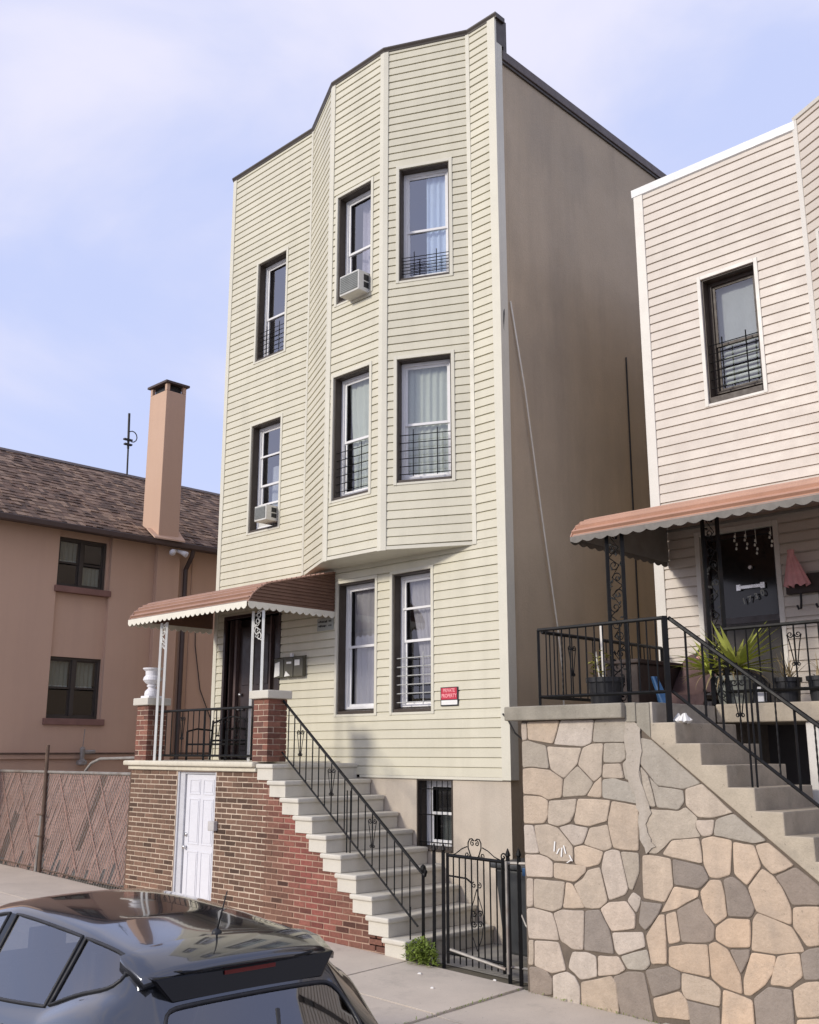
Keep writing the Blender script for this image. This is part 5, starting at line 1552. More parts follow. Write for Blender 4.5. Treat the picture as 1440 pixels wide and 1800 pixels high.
def stone_mesh(poly, inset, d0, depth, rnd):
    # shrink, round the corners, then a pillowed slab
    n = len(poly)
    ar = sum(poly[i][0] * poly[(i + 1) % n][1] - poly[(i + 1) % n][0] * poly[i][1] for i in range(n))
    if ar < 0: poly = poly[::-1]
    ins = []
    for i in range(n):
        p0, p1, p2 = Vector(poly[i - 1]), Vector(poly[i]), Vector(poly[(i + 1) % n])
        a, b = (p1 - p0).normalized(), (p2 - p1).normalized()
        na, nb_ = Vector((-a.y, a.x)), Vector((-b.y, b.x)); bis = na + nb_
        if bis.length < .2: bis = na
        bis.normalize(); k = min(inset / max(bis.dot(na), .35), inset * 2.2)
        ins.append(p1 + bis * k)
    rd = []
    for i in range(n):
        p0, p1, p2 = ins[i - 1], ins[i], ins[(i + 1) % n]
        r = min(.024, (p1 - p0).length * .3, (p2 - p1).length * .3)
        a = p1 + (p0 - p1).normalized() * r; b = p1 + (p2 - p1).normalized() * r
        rd += [a, (a + b) / 2 * .45 + p1 * .55, b]
    # wobble the long sides a little
    out = []
    for i in range(len(rd)):
        out.append(rd[i]); q = rd[(i + 1) % len(rd)]
        if (q - rd[i]).length > .09:
            m = (q + rd[i]) / 2; t = (q - rd[i]).normalized(); out.append(m + Vector((-t.y, t.x)) * rnd.uniform(-.004, .004))
    c = sum(out, Vector((0, 0))) / len(out)
    mb = MB(); n = len(out); lay = []
    for (s, dd) in ((0, -.002), (0, depth * .6), (.008, depth)):
        base = len(mb.v); lay.append(base)
        for p in out:
            q = p + (c - p).normalized() * s
            mb.v.append((q.x, SYW + .013 - d0 - dd + rnd.uniform(0, .0008), q.y))
    for l in range(2):
        for i in range(n):
            j = (i + 1) % n; mb.face([lay[l] + i, lay[l] + j, lay[l + 1] + j, lay[l + 1] + i])
    base = len(mb.v); hub = rnd.uniform(.0006, .0022)
    for i, p in enumerate(out):
        q = p + (c - p) * .45; mb.v.append((q.x, SYW + .013 - d0 - depth - hub * rnd.uniform(.4, 1.0), q.y))
    mb.v.append((c.x, SYW + .013 - d0 - depth - hub, c.y))
    for i in range(n):
        j = (i + 1) % n
        mb.face([lay[2] + i, lay[2] + j, base + j, base + i]); mb.face([base + i, base + j, base + n])
    return mb, c


def clip_below(poly):
    out = []
    g = lambda p: low(p[0]) - .012 - p[1]
    for i in range(len(poly)):
        a, b = poly[i], poly[(i + 1) % len(poly)]; ga, gb = g(a), g(b)
        if ga >= 0: out.append(a)
        if ga * gb < 0:
            t = ga / (ga - gb); out.append((a[0] + (b[0] - a[0]) * t, a[1] + (b[1] - a[1]) * t))
    return out


for c, p in polys:
    p = clip_below(p)
    if len(p) < 3: continue
    mb, cc = stone_mesh(p, .004, 0, .009 + rnd.uniform(0, .007), rnd)
    off = (cc.x, SYW, cc.y)
    me = mb.mesh('stone', off); setmat(me, M['stone'])
    k = rnd.uniform(.90, 1.08); w = rnd.uniform(-.03, .03)
    inst('stone', me, off, porch, color=(c[0] * k * (1 + w), c[1] * k, c[2] * k * (1 - w)))
smear = [on_wall(900 + x / 5.3333, 1240 + y / 5.3333) for x, y in ((1075,120),(1140,140),(1200,190),(1225,420),(1200,640),(1262,880),(1300,1010),(1245,1120),(1300,1240),(1345,1330),(1262,1385),(1200,1250),(1190,1010),(1150,830),(1105,745),(1065,560),(1080,420),(1050,300))]
sm_ = []
for i, p in enumerate(smear):
    q = smear[(i + 1) % len(smear)]
    for t_ in (0, .33, .66): sm_.append((p[0] + (q[0] - p[0]) * t_ + random.uniform(-.012, .012), p[1] + (q[1] - p[1]) * t_ + random.uniform(-.012, .012)))
t = MB(); t.prism([(x, SYW - .0075 + random.uniform(-.0008, .0008), z) for x, z in sm_], [(x, SYW + .002, z) for x, z in sm_]); part('cement_patch', t, M['cement'], porch)
t = MB()
for (x, z, dx, dz, s) in ((-5.93, 1.14, .012, .09, 1), (-5.90, 1.12, .03, .05, 1), (-5.85, 1.10, .01, .08, 1), (-5.80, 1.13, -.02, .07, 1), (-5.79, 1.05, .05, .03, 1), (-5.76, 1.12, .03, -.05, 1)):
    t.hexa([(x, SYW - .0125, z), (x + .014, SYW - .0125, z), (x + .014, SYW - .0122, z), (x, SYW - .0122, z), (x + dx, SYW - .0125, z + dz), (x + dx + .014, SYW - .0125, z + dz), (x + dx + .014, SYW - .0122, z + dz), (x + dx, SYW - .0122, z + dz)])
part('chalk_scrawl', t, M['paper'], porch)

# ------------------------------------------------------------------ porch railings
railing('porch_railing', (-6.11, -1.36), (-4.70, -1.36), 2.56, 3.215, 2.56, 3.215, 15, 'black front railing along the stone porch slab', posts=(0,), pz=.09, twisted=(3, 11), bw_=.012)
railing('porch_railing', (-6.11, -1.30), (-6.11, .98), 2.56, 3.20, 2.56, 3.20, 18, 'black side railing from porch corner back to the house', posts=(1,), pz=.09, scrolls=(.25,), bw_=.012)
m = MB(); m.bar((-4.70, -1.36, 2.28), (-4.70, -1.36, 3.23), .045); thing('railing_post', m, M['black_iron'], (-4.70, -1.36, 2.28), 'thick black post at the head of the stone porch stair', 'post')
railing('stair_railing', (-4.68, -1.32), (-2.35, -1.32), 2.56, 3.215, .78, 1.44, 15, 'black handrail with some twisted bars sloping down the stone porch stair', posts=(), scrolls=(.26,), bw_=.017, twisted=(4, 6, 8, 10))
sup = MB()
for dx in (-.022, .022): sup.bar((-3.97 + dx, -1.33, 1.72), (-3.97 + dx, -1.33, 2.66), .014)
thing('rail_support', sup, M['black_iron'], (-3.97, -1.33, 1.72), 'pair of thin black rods bracing the stone stair handrail', 'support')
railing('porch_railing', (-4.70, -.26), (-1.2, -.26), 2.60, 3.20, 2.60, 3.20, 30, 'black railing behind the potted plants on the right porch', posts=(0, 1), pz=.1, scrolls=(.20, .55), bw_=.012)
awning_post(-5.60, -5.42, -.85, 2.47, 4.24, 'black_iron', 'black leaf-scroll iron post at the left awning corner', group='black awning posts', leaf=True)
awning_post(-4.85, -4.69, -.25, 2.485, 4.40, 'black_iron', 'black leaf-scroll iron post in front of the house number door', group='black awning posts', leaf=True)

# ------------------------------------------------------------------ plants and porch clutter


def blade(mb, base, az, l, up, droop, w, seg=7):
    rows = []
    p = Vector(base); el = up; dirh = Vector((math.cos(az), math.sin(az), 0)); side = Vector((-math.sin(az), math.cos(az), 0))
    for i in range(seg + 1):
        t = i / seg
        ww = w * (math.sin(math.pi * min(t * .9 + .12, 1)) ** .7) * (1 - t ** 3 * .7)
        v = dirh * math.cos(el) + Vector((0, 0, 1)) * math.sin(el)
        nrm = side.cross(v)
        rows.append([p - side * ww, p + nrm * ww * .35, p + side * ww])
        p = p + v * (l / seg); el -= droop / seg
    mb.grid(rows)


def pot(cx, cy, z, r0, r1, h, mt, r, name='pot'):
    m = MB(); m.lathe(cx, cy, [(r0, z), (r0 + (r1 - r0) * .82, z + h * .82), (r1 + .012, z + h * .83), (r1 + .014, z + h), (r1 - .01, z + h), (r1 - .015, z + h * .9)], 22); part(name, m, M[mt], r)
    m = MB(); m.lathe(cx, cy, [(r1 - .02, z + h * .9), (.001, z + h * .93)], 16); part('soil', m, M['soil'], r)


yc = root('potted_yucca', (-4.72, -.06, 2.485), 'spiky green yucca in a grey pot on the right porch edge', 'potted plant')
pot(-4.72, -.06, 2.485, .15, .19, .27, 'pot_grey', yc)
rnd = random.Random(9)
m = MB(); m.tube([(-4.68, -.06, 2.74), (-4.66, -.06, 2.90)], .03, 7); m.tube([(-4.80, -.04, 2.74), (-4.85, -.05, 2.86)], .025, 7); part('stem', m, M['leaf_dry'], yc)
m = MB()
for i in range(52):
    blade(m, (-4.66, -.12, 2.84), rnd.uniform(0, 6.283), rnd.uniform(.42, .64), rnd.uniform(-.15, 1.0), rnd.uniform(-.05, .5), rnd.uniform(.024, .036))
part('leaves', m, M['leaf'], yc, sm=True, recalc=False)
m = MB()
for i in range(36):
    blade(m, (-4.93, -.16, 2.80), rnd.uniform(0, 6.283), rnd.uniform(.30, .50), rnd.uniform(.1, 1.4), rnd.uniform(.3, 1.2), rnd.uniform(.017, .025))
part('leaves', m, M['leaf'], yc, sm=True, recalc=False)
m = MB()
for i in range(22):
    blade(m, (-4.74 + rnd.uniform(-.14, .12), -.08, 2.80), rnd.uniform(0, 6.283), rnd.uniform(.25, .45), rnd.uniform(-.1, .5), rnd.uniform(1.0, 1.9), rnd.uniform(.010, .016))
part('dry_leaves', m, M['leaf_dry'], yc, sm=True, recalc=False)

bp_ = root('potted_plant', (-5.60, -.95, 2.47), 'black pot with a yellowing staked plant on the left porch floor', 'potted plant')
pot(-5.60, -.98, 2.47, .14, .175, .27, 'black', bp_)
m = MB()
for i in range(34):
    a = rnd.uniform(0, 6.283); zz = rnd.uniform(2.76, 3.02); rr = rnd.uniform(.0, .09)
    blade(m, (-5.68 + rr * math.cos(a), -.98 + rr * math.sin(a), zz), a, rnd.uniform(.05, .09), rnd.uniform(-.3, .9), .8, .024, 4)
part('leaves', m, M['leaf_yellow'], bp_, sm=True, recalc=False)
m = MB(); m.tube([(-5.66, -.98, 2.72), (-5.69, -.99, 3.0)], .008, 5); m.tube([(-5.60, -1.0, 2.72), (-5.61, -1.0, 3.25)], .017, 6); part('stake', m, M['trim2'], bp_)
for (x, w, lab) in ((-4.16, .12, 'dark square-sided pot holding a dried plant beside the railing scroll'), (-3.83, .13, 'dark pot at the right edge with dry soil heap')):
    r = root('potted_plant', (x, -.12, 2.485), lab, 'potted plant'); pot(x, -.12, 2.485, w * .85, w, .23, 'black', r)
    m = MB()
    for i in range(30 if x < -4 else 9):
        a = rnd.uniform(0, 6.283); blade(m, (x + rnd.uniform(-.05, .05), -.12, 2.70), a, rnd.uniform(.12, .3), rnd.uniform(.6, 1.5), rnd.uniform(-.2, .9), .007, 5)
    part('dry_stems', m, M['leaf_dry'], r, recalc=False)
ln_ = root('lantern', (-4.40, -.16, 2.485), 'small dark lantern between the yucca pot and dark pots', 'lantern')
m = MB(); m.box(-4.46, -4.34, -.22, -.10, 2.485, 2.50); m.box(-4.46, -4.34, -.22, -.10, 2.66, 2.675)
for (x, y) in ((-4.455, -.215), (-4.345, -.215), (-4.455, -.105), (-4.345, -.105)): m.bar((x, y, 2.49), (x, y, 2.67), .012)
m.lathe(-4.40, -.16, [(.07, 2.675), (.03, 2.72), (.006, 2.74)], 8); part('cage', m, M['black'], ln_)
m = MB(); m.box(-4.43, -4.37, -.19, -.13, 2.50, 2.64); part('candle', m, M['urn'], ln_)
# covered chair, fabric and box on the left porch
chair = root('covered_chair', (-5.35, .35, 2.47), 'porch chair draped with a brown cover near the awning post', 'chair')
m = MB(); rows = []
for j in range(9):
    t_ = j / 8; row = []
    for i in range(13):
        s = i / 12; x = -5.66 + .56 * s
        y = .05 + .55 * t_ + .03 * math.sin(9 * s + 3 * t_); z = (2.62 + .02 * math.sin(7 * s) + .45 * max(0, t_ - .35) / .65 * (1 - .25 * (2 * s - 1) ** 2))
        row.append((x, y, z))
    rows.append(row)
rows.insert(0, [(p[0] + (.02 if k % 2 else -.02), p[1] - .03, 2.50) for k, p in enumerate(rows[0])])
m.grid(rows); part('cover', m, M['brown_cloth'], chair, sm=True, recalc=False)
m = MB()
for (x, y) in ((-5.62, .12), (-5.14, .12), (-5.62, .58), (-5.14, .58)): m.bar((x, y, 2.47), (x, y, 2.66), .03)
m.box(-5.65, -5.11, .10, .60, 2.56, 2.60); part('frame', m, M['wood_dark'], chair)
fanr = root('wall_fan', (-5.30, .55, 2.9), 'round dark fan standing behind the yucca leaves', 'fan')
m = MB(); m.tube([(-5.30, .66, 2.98), (-5.30, .56, 2.98)], [.17, .18], 20); part('cage', m, M['black'], fanr)
m = MB()
for k in range(3):
    a = k * 2.094 + .4; m.hexa([(-5.30 + .03 * math.cos(a), .553, 2.98 + .03 * math.sin(a)), (-5.30 + .15 * math.cos(a - .35), .553, 2.98 + .15 * math.sin(a - .35)), (-5.30 + .15 * math.cos(a + .35), .553, 2.98 + .15 * math.sin(a + .35)), (-5.30 + .03 * math.cos(a + .8), .553, 2.98 + .03 * math.sin(a + .8)),
                                (-5.30 + .03 * math.cos(a), .548, 2.98 + .03 * math.sin(a)), (-5.30 + .15 * math.cos(a - .35), .548, 2.98 + .15 * math.sin(a - .35)), (-5.30 + .15 * math.cos(a + .35), .548, 2.98 + .15 * math.sin(a + .35)), (-5.30 + .03 * math.cos(a + .8), .548, 2.98 + .03 * math.sin(a + .8))])
part('blade', m, M['pinkcloth'], fanr)
m = MB(); m.tube([(-5.30, .61, 2.47), (-5.30, .61, 2.82)], .02, 6); part('stand', m, M['black'], fanr)
bag = MB(); rows = []
for j in range(6):
    t_ = j / 5; rows.append([(-5.27 + .10 * t_ + .05 * math.cos(a) * (.5 + .5 * t_) + .012 * math.sin(4 * a + 3 * t_), -.62 + .04 * math.sin(a), 2.475 + .28 * (1 - t_)) for a in [k * .524 for k in range(13)]])
bag.grid(rows); thing('plastic_bag', bag, M['blue'], (-5.3, -.62, 2.47), 'blue and white plastic bag slumped behind the stair rail', 'bag', sm=True, recalc=False)
bx = root('storage_chest', (-5.55, .15, 2.47), 'dark storage chest under a shawl behind the front railing', 'chest')
m = MB(); m.box(-6.0, -5.62, -.35, .55, 2.47, 2.92); part('body', m, M['wood_dark'], bx, bev=.01)
m = MB(); m.box(-6.03, -5.59, -.38, .58, 2.92, 2.97); part('lid', m, M['wood_dark'], bx, bev=.015)
m = MB()
for k in range(9):
    a = k * .7; m.tube([(-4.62 + .07 * math.cos(a), -1.28 + .05 * math.sin(a), 2.295), (-4.62 + .035 * math.cos(a + .3), -1.28 + .02 * math.sin(a), 2.345 + .012 * (k % 3))], [.03, .012], 5)
thing('crumpled_paper', m, M['paper'], (-4.62, -1.28, 2.29), 'crumpled white paper on the top stone stair tread', 'paper')
# wall rack, folded umbrella and icicle lamps by the neighbour's door
rk = root('wall_rack', (-4.35, NY - .05, 3.7), 'dark wall rack with hooks on the siding right of the door', 'wall rack')
m = MB(); m.fbox(NF, -4.57, -3.7, .03, .10, 3.66, 3.86); part('board', m, M['wood_dark'], rk, bev=.006)
for u in (-4.42, -4.22, -4.0):
    m = MB(); m.tube([NF(u, .08, 3.68), NF(u, .085, 3.58), NF(u, .10, 3.50), NF(u - .01, .14, 3.49), NF(u - .02, .15, 3.53)], .012, 6); part('hook', m, M['black'], rk)
ub = root('folded_umbrella', (-4.40, NY - .12, 3.72), 'faded pink folded umbrella hanging point-down on the wall rack', 'umbrella')
m = MB(); prof = []
rows = []
for j in range(8):
    t_ = j / 7; rr = .035 + .085 * t_; rows.append([(-4.46 + .04 * t_ + rr * (1 + .22 * math.sin(8 * a)) * math.cos(a), NY - .15 + .6 * rr * (1 + .22 * math.sin(8 * a)) * math.sin(a), 4.06 - .33 * t_ + .012 * math.sin(8 * a) * t_) for a in [k * 2 * math.pi / 40 for k in range(41)]])
m.grid(rows); part('canopy', m, M['pinkcloth'], ub, sm=True, recalc=False)
m = MB(); m.tube([(-4.46, NY - .15, 4.02), (-4.46, NY - .15, 4.12)], .035, 8); part('ferrule', m, M['pinkcloth'], ub)
for q, (u, z0, lab) in enumerate(((-5.02, 4.20, 'first icicle lamp from the left hanging over the door'), (-4.90, 4.19, 'second icicle lamp from the left hanging over the door'), (-4.79, 4.12, 'longest icicle lamp at the right of the door'), (-4.62, 4.18, 'icicle lamp hanging over the siding beside the door'))):
    m = MB(); m.tube([(u, NY - .25, 4.45), (u + .005, NY - .25, z0 + .1)], .003, 4)
    for j in range(4): m.lathe(u + .012 * math.sin(j * 2.1), NY - .25 + .01 * math.cos(j), [(.004, z0 - .02 + j * .045), (.013, z0 - .01 + j * .045), (.008, z0 + .012 + j * .045)], 6)
    thing('icicle_lamp', m, M['icicle'], (u, NY - .25, z0), lab, 'icicle lamp', 'icicle lamps over the porch door')

# weeds at the foot of the steps
rnd = random.Random(21)
wd_ = root('weed_clump', (-7.66, -1.40, gz(-7.66, -1.4)), 'bright green weed clump at the foot of the cream steps', 'weeds')
m = MB()
for i in range(520):
    a = rnd.uniform(0, 6.283); rr = rnd.uniform(0, .20); x = -7.66 + rr * math.cos(a) * 1.1; y = -1.42 + rr * math.sin(a) * .6
    h = rnd.uniform(.01, .27) * (1 - rr * 2.2)
    blade(m, (x, y, gz(x, y) + h), rnd.uniform(0, 6.283), rnd.uniform(.035, .075), rnd.uniform(-.2, 1.2), 1.0, rnd.uniform(.008, .016), 3)
part('leaves', m, M['weed'], wd_, recalc=False)
m = MB()
for i in range(26):
    a = rnd.uniform(0, 6.283); rr = rnd.uniform(0, .1); m.tube([(-7.64 + rr * math.cos(a) * .5, -1.40 + rr * math.sin(a) * .4, gz(-7.64, -1.4) - .02), (-7.64 + rr * math.cos(a) * 1.5, -1.40 + rr * math.sin(a), gz(-7.64, -1.4) + rnd.uniform(.12, .26))], .004, 4)
part('stems', m, M['weed'], wd_)
m = MB()
for i in range(160):
    x = rnd.choice((-6.36 + rnd.gauss(0, .012), rnd.uniform(-6.3, -4.2))); y = rnd.uniform(-3.2, -1.5) if x < -6.3 else -1.47 - abs(rnd.gauss(0, .012))
    blade(m, (x, y, gz(x, y) - .005), rnd.uniform(0, 6.283), rnd.uniform(.015, .04), rnd.uniform(.3, 1.4), 1.0, .004, 3)
o = thing('grass_tufts', m, M['weed'], (-6.3, -1.5, gz(-6.3, -1.5)), 'grass tufts in the pavement joints', 'grass', recalc=False); o['kind'] = 'stuff'
for q, (x, y, s, lab) in enumerate(((-7.40, -1.75, .035, 'white litter scrap nearest the weeds'), (-6.95, -2.05, .03, 'white litter scrap in the middle of the pavement slab'), (-6.72, -1.42, .03, 'white litter scrap at the foot of the gate'))):
    m = MB(); z = gz(x, y) + .002
    m.hexa([(x, y, z), (x + s, y + .3 * s, z), (x + .8 * s, y + s, z), (x - .2 * s, y + .8 * s, z), (x, y, z + .008), (x + s, y + .3 * s, z + .014), (x + .8 * s, y + s, z + .006), (x - .2 * s, y + .8 * s, z + .012)])
    thing('litter', m, M['paper'], (x, y, z), lab, 'litter', 'litter scraps on the pavement')

# ------------------------------------------------------------------ parked hatchback
CY = -5.87
RZ0 = gz(-6.5, CURB_Y) - .14          # road under the car
car = root('parked_car', (-5.0, CY, RZ0), 'glossy charcoal hatchback with rear roof spoiler parked at the kerb', 'car')
#        x      top    rail   yr    belt   yb   ym
ST = [(-4.20,  .05,  .04,  .40,  .02,  .55, .64),
      (-4.25,  .22,  .21,  .54,  .17,  .68, .76),
      (-4.36,  .43,  .42,  .58,  .38,  .74, .82),
      (-4.46,  .53,  .52,  .58,  .47,  .74, .83),
      (-4.76,  .80,  .785, .555, .70,  .69, .85),
      (-4.88,  .95,  .93,  .535, .83,  .66, .86),
      (-5.03, 1.03, 1.00,  .53,  .85,  .66, .865),
      (-5.31, 1.065, 1.035, .53,  .80,  .70, .875),
      (-5.61, 1.10, 1.06,  .53,  .68,  .755, .88),
      (-5.66, 1.105, 1.064, .53,  .665, .76, .88),
      (-6.25, 1.135, 1.09, .53,  .60,  .785, .88),
      (-6.60, 1.135, 1.09, .53,  .585, .79, .88),
      (-6.72, 1.13, 1.085, .53,  .58,  .79, .88),
      (-7.10, 1.07, 1.02,  .53,  .57,  .79, .87),
      (-7.38, .92,  .88,   .56,  .56,  .79, .87),
      (-7.80, .62,  .61,   .60,  .54,  .78, .86),
      (-8.25, .50,  .48,   .55,  .44,  .74, .84),
      (-8.50, .38,  .36,   .48,  .32,  .68, .78),
      (-8.57, .15,  .14,   .40,  .12,  .55, .62)]
bm = bmesh.new()
rings = []
for (x, zt_, zr, yr, zb_, yb, ym) in ST:
    zl = RZ0 + .20
    zsh = max(zb_ - .10, zl + .02); zmid = (zl + zsh) / 2
    half = [(ym * .80, zl), (ym * .985, zl + (zmid - zl) * .5), (ym, zmid), (ym * .985, zsh), (yb, zb_),
            (yb + (yr - yb) * .06, zb_ + (zr - zb_) * .07), (yb + (yr - yb) * .90, zb_ + (zr - zb_) * .91), (yr, zr), (yr * .78, zr + (zt_ - zr) * .62), (yr * .4, zr + (zt_ - zr) * .93)]
    ring = [(-y, z) for y, z in half] + [(0, zt_)] + [(y, z) for y, z in reversed(half)]
    rings.append([bm.verts.new((x, CY + y, z)) for y, z in ring])
NRG = len(rings[0])
cr = bm.edges.layers.float.new('crease_edge')
for i in range(len(rings) - 1):
    for k in range(NRG - 1):
        fc = bm.faces.new((rings[i][k], rings[i][k + 1], rings[i + 1][k + 1], rings[i + 1][k]))
        fc.smooth = True
        side = k == 5 or k == NRG - 2 - 5
        top = 7 <= k <= NRG - 2 - 7
        if side and i in (6, 7): fc.material_index = 1            # quarter glass
        elif side and i in (9, 10): fc.material_index = 2          # door glass
        elif side and i in (12, 13): fc.material_index = 3         # front door glass
        elif top and i == 3: fc.material_index = 4                 # rear glass
        elif top and i in (13, 14): fc.material_index = 5          # windscreen
        elif side and i in (8, 11): fc.material_index = 6 if i == 8 else 7          # pillars between the glass
bm.faces.new(rings[0]); bm.faces.new(list(reversed(rings[-1])))
bmesh.ops.recalc_face_normals(bm, faces=bm.faces)
for e in bm.edges:
    ms = {f.material_index for f in e.link_faces}
    if len(ms) > 1: e[cr] = 1.0
vcr = bm.verts.layers.float.new('crease_vert')
for v in bm.verts:
    ms = [f.material_index for f in v.link_faces]
    for q in (2, 3):
        if ms.count(q) == 1 and len(set(ms)) > 1: v[vcr] = .8
    if ms.count(1) == 1 and 6 in ms: v[vcr] = .8
tmp = bpy.data.meshes.new('tmp_car'); bm.to_mesh(tmp); bm.free()
tob = bpy.data.objects.new('tmp_car', tmp); COL.objects.link(tob)
sd = tob.modifiers.new('s', 'SUBSURF'); sd.levels = 2; sd.render_levels = 2
dg = bpy.context.evaluated_depsgraph_get()
evm = bpy.data.meshes.new_from_object(tob.evaluated_get(dg)); bpy.data.objects.remove(tob)
lumps = {}
for p in evm.polygons:
    c = p.center
    s = 'n' if c.y < CY else 'f'
    key = (p.material_index, s if p.material_index in (1, 2, 3, 6, 7) else '')
    lumps.setdefault(key, []).append(p.index)
PN = {0: 'body', 1: 'quarter_window', 2: 'door_window', 3: 'front_window', 4: 'rear_window', 5: 'windscreen', 6: 'window_pillar', 7: 'window_pillar'}
vs = [v.co.copy() for v in evm.vertices]; vn = [v.normal.copy() for v in evm.vertices]
for (mi, s), idx in lumps.items():
    mb = MB(); mp_ = {}
    ins_ = -.004 if mi in (1, 2, 3, 4, 5) else 0.0
    for pi in idx:
        f = []
        for vi in evm.polygons[pi].vertices:
            if vi not in mp_: mp_[vi] = len(mb.v); q = vs[vi] + vn[vi] * ins_; mb.v.append((q.x, q.y, q.z))
            f.append(mp_[vi])
        mb.face(f)
    part(PN[mi], mb, M['car'] if mi == 0 else (M['car_black'] if mi in (6, 7) else M['car_glass']), car, sm=True, recalc=False)
for (mi, s), idx in lumps.items():          # black rubber seals round the side glass and the rear glass
    if mi not in (1, 2, 3, 4): continue
    cnt = {}
    for pi in idx:
        for ek in evm.polygons[pi].edge_keys: cnt[ek] = cnt.get(ek, 0) + 1
    nb_v = {}
    for (a, b), n in cnt.items():
        if n == 1: nb_v.setdefault(a, []).append(b); nb_v.setdefault(b, []).append(a)
    st = next(iter(nb_v)); loop = [st]; prev = None
    while True:
        nx = [v for v in nb_v[loop[-1]] if v != prev]
        if not nx: break
        prev = loop[-1]
        if nx[0] == st: break
        loop.append(nx[0])
    m = MB(); m.tube([vs[v] for v in loop + loop[:2]], .011, 6, cap=False); part('window_seal', m, M['black'], car, sm=True)
bpy.data.meshes.remove(evm)
m = MB(); m.box(-7.6, -4.7, CY - .70, CY + .70, RZ0 + .28, RZ0 + .40); part('floor', m, M['car_seat'], car)
for xs_, nseat in ((-5.75, 3), (-6.75, 2)):
    for q in range(nseat):
        yy = CY + ((q - 1) * .42 if nseat == 3 else (q - .5) * .72); hw = .20 if nseat == 3 else .25
        m = MB(); m.hexa([(xs_ - .50, yy - hw, RZ0 + .40), (xs_, yy - hw, RZ0 + .40), (xs_, yy + hw, RZ0 + .40), (xs_ - .50, yy + hw, RZ0 + .40), (xs_ - .52, yy - hw, RZ0 + .60), (xs_, yy - hw, RZ0 + .56), (xs_, yy + hw, RZ0 + .56), (xs_ - .52, yy + hw, RZ0 + .60)])
        m.hexa([(xs_ - .10, yy - hw, RZ0 + .54), (xs_ + .05, yy - hw, RZ0 + .54), (xs_ + .05, yy + hw, RZ0 + .54), (xs_ - .10, yy + hw, RZ0 + .54), (xs_ + .12, yy - hw * .8, RZ0 + 1.08), (xs_ + .20, yy - hw * .8, RZ0 + 1.08), (xs_ + .20, yy + hw * .8, RZ0 + 1.08), (xs_ + .12, yy + hw * .8, RZ0 + 1.08)])
        st_ = part('seat', m, M['car_seat'], car, bev=.03)
        m = MB(); m.box(xs_ + .13, xs_ + .21, yy - .11, yy + .11, RZ0 + 1.12, RZ0 + 1.26); m.tube([(xs_ + .17, yy, RZ0 + 1.07), (xs_ + .17, yy, RZ0 + 1.13)], .015, 6); part('headrest', m, M['car_seat'], st_, bev=.03)
# roof spoiler
m = MB(); rows = []
for i in range(15):
    s = -1 + 2 * i / 14; y = CY + s * .60
    dr_ = .05 * abs(s) ** 3; fx = .05 * abs(s) ** 2.5
    prof = [(-5.10, 1.052), (-4.97, 1.035), (-4.83, .992), (-4.785, .968), (-4.79, .935), (-4.86, .92), (-4.95, .93), (-5.10, .98)]
    rows.append([(x - fx * (1 if x > -4.9 else .1), y, z - dr_ * (1 if x > -4.95 else .9)) for x, z in prof] )
for r_ in rows: r_.append(r_[0])
m.grid(rows); m.face([len(m.v) - 9 + i for i in range(8)]); m.face([i for i in reversed(range(8))])
part('spoiler', m, M['car'], car, sm=True, bev=0)
m = MB()
m.hexa([(-4.775, CY - .47, .81), (-4.775, CY + .47, .81), (-4.98, CY + .47, .81), (-4.98, CY - .47, .81), (-4.80, CY - .575, .935), (-4.80, CY + .575, .935), (-4.98, CY + .575, .94), (-4.98, CY - .575, .94)])
m.hexa([(-4.793, CY - .40, .935), (-4.793, CY + .40, .935), (-4.90, CY + .40, .935), (-4.90, CY - .40, .935), (-4.80, CY - .45, .955), (-4.80, CY + .45, .955), (-4.90, CY + .45, .955), (-4.90, CY - .45, .955)])
part('spoiler_back', m, M['car_black'], car, bev=.012)
m = MB(); m.box(-4.792, -4.785, CY - .16, CY + .16, .905, .925); part('brake_lamp', m, M['brake_red'], car)
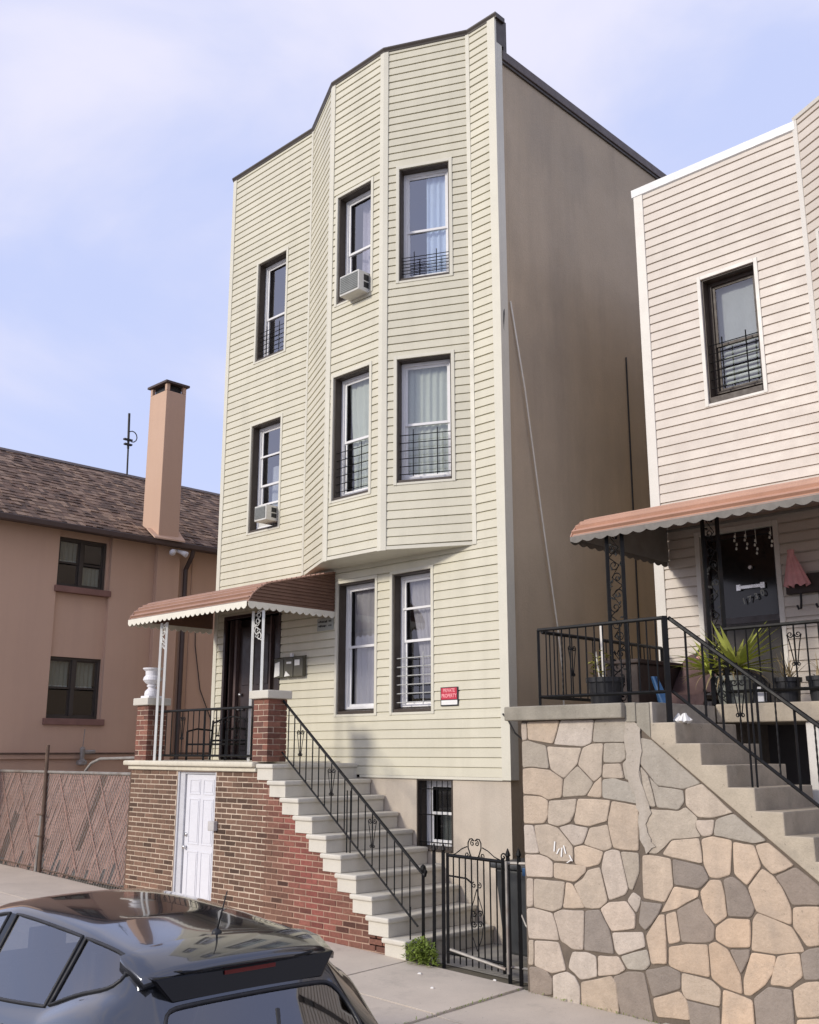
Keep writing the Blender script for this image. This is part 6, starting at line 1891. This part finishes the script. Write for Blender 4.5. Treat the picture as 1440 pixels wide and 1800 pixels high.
m = MB(); m.tube([(-4.60, CY + .05, .74), (-4.49, CY + .0, .60), (-4.47, CY - .28, .57)], .012, 6); part('rear_wiper', m, M['black'], car)
m = MB(); m.lathe(-5.14, CY + .0, [(.03, 1.03), (.028, 1.06), (.01, 1.075)], 12); m.tube([(-5.14, CY, 1.06), (-5.05, CY + .0, 1.28)], [.006, .003], 6); part('antenna', m, M['black'], car, sm=True)
for s in (-1, 1):
    m = MB(); m.hexa([(-4.52, CY + s * .74, .24), (-4.36, CY + s * .62, .24), (-4.32, CY + s * .66, .26), (-4.50, CY + s * .83, .26), (-4.64, CY + s * .72, .52), (-4.48, CY + s * .60, .50), (-4.45, CY + s * .64, .50), (-4.62, CY + s * .79, .52)]); part('tail_lamp', m, M['tail'], car, bev=.01)
    for xw in (-5.05, -7.72):
        cyw = CY + s * .80; zc = RZ0 + .305
        m = MB(); m.tube([(xw, cyw - .095, zc), (xw, cyw - .08, zc), (xw, cyw + .08, zc), (xw, cyw + .095, zc)], [.27, .305, .305, .27], 28); w_ = part('wheel', m, M['tyre'], car, sm=False)
        m = MB(); oy = cyw + s * .092
        m.tube([(xw, oy, zc), (xw, oy + s * .012, zc)], .055, 14)
        for q in range(5):
            a = q * 1.2566; m.bar((xw, oy + s * .006, zc), (xw + .20 * math.cos(a), oy + s * .004, zc + .20 * math.sin(a)), .045)
        m.tube([(xw + .205 * math.cos(q * .314), oy, zc + .205 * math.sin(q * .314)) for q in range(21)], .018, 6, cap=False)
        part('rim', m, M['rim'], w_)
m = MB(); m.tube([(-5.95, CY - .875, .56), (-5.97, CY - .90, .565), (-6.12, CY - .90, .57), (-6.14, CY - .875, .565)], .014, 6); part('door_handle', m, M['car'], car, sm=True)
m = MB(); m.hexa([(-7.02, CY - .98, .63), (-6.90, CY - .98, .63), (-6.90, CY - .80, .64), (-7.05, CY - .80, .64), (-7.02, CY - .98, .75), (-6.92, CY - .98, .75), (-6.92, CY - .80, .74), (-7.03, CY - .80, .74)]); part('wing_mirror', m, M['car'], car, bev=.03)
car.rotation_euler = (0, 0, rad(-4))
car.location.x += .10
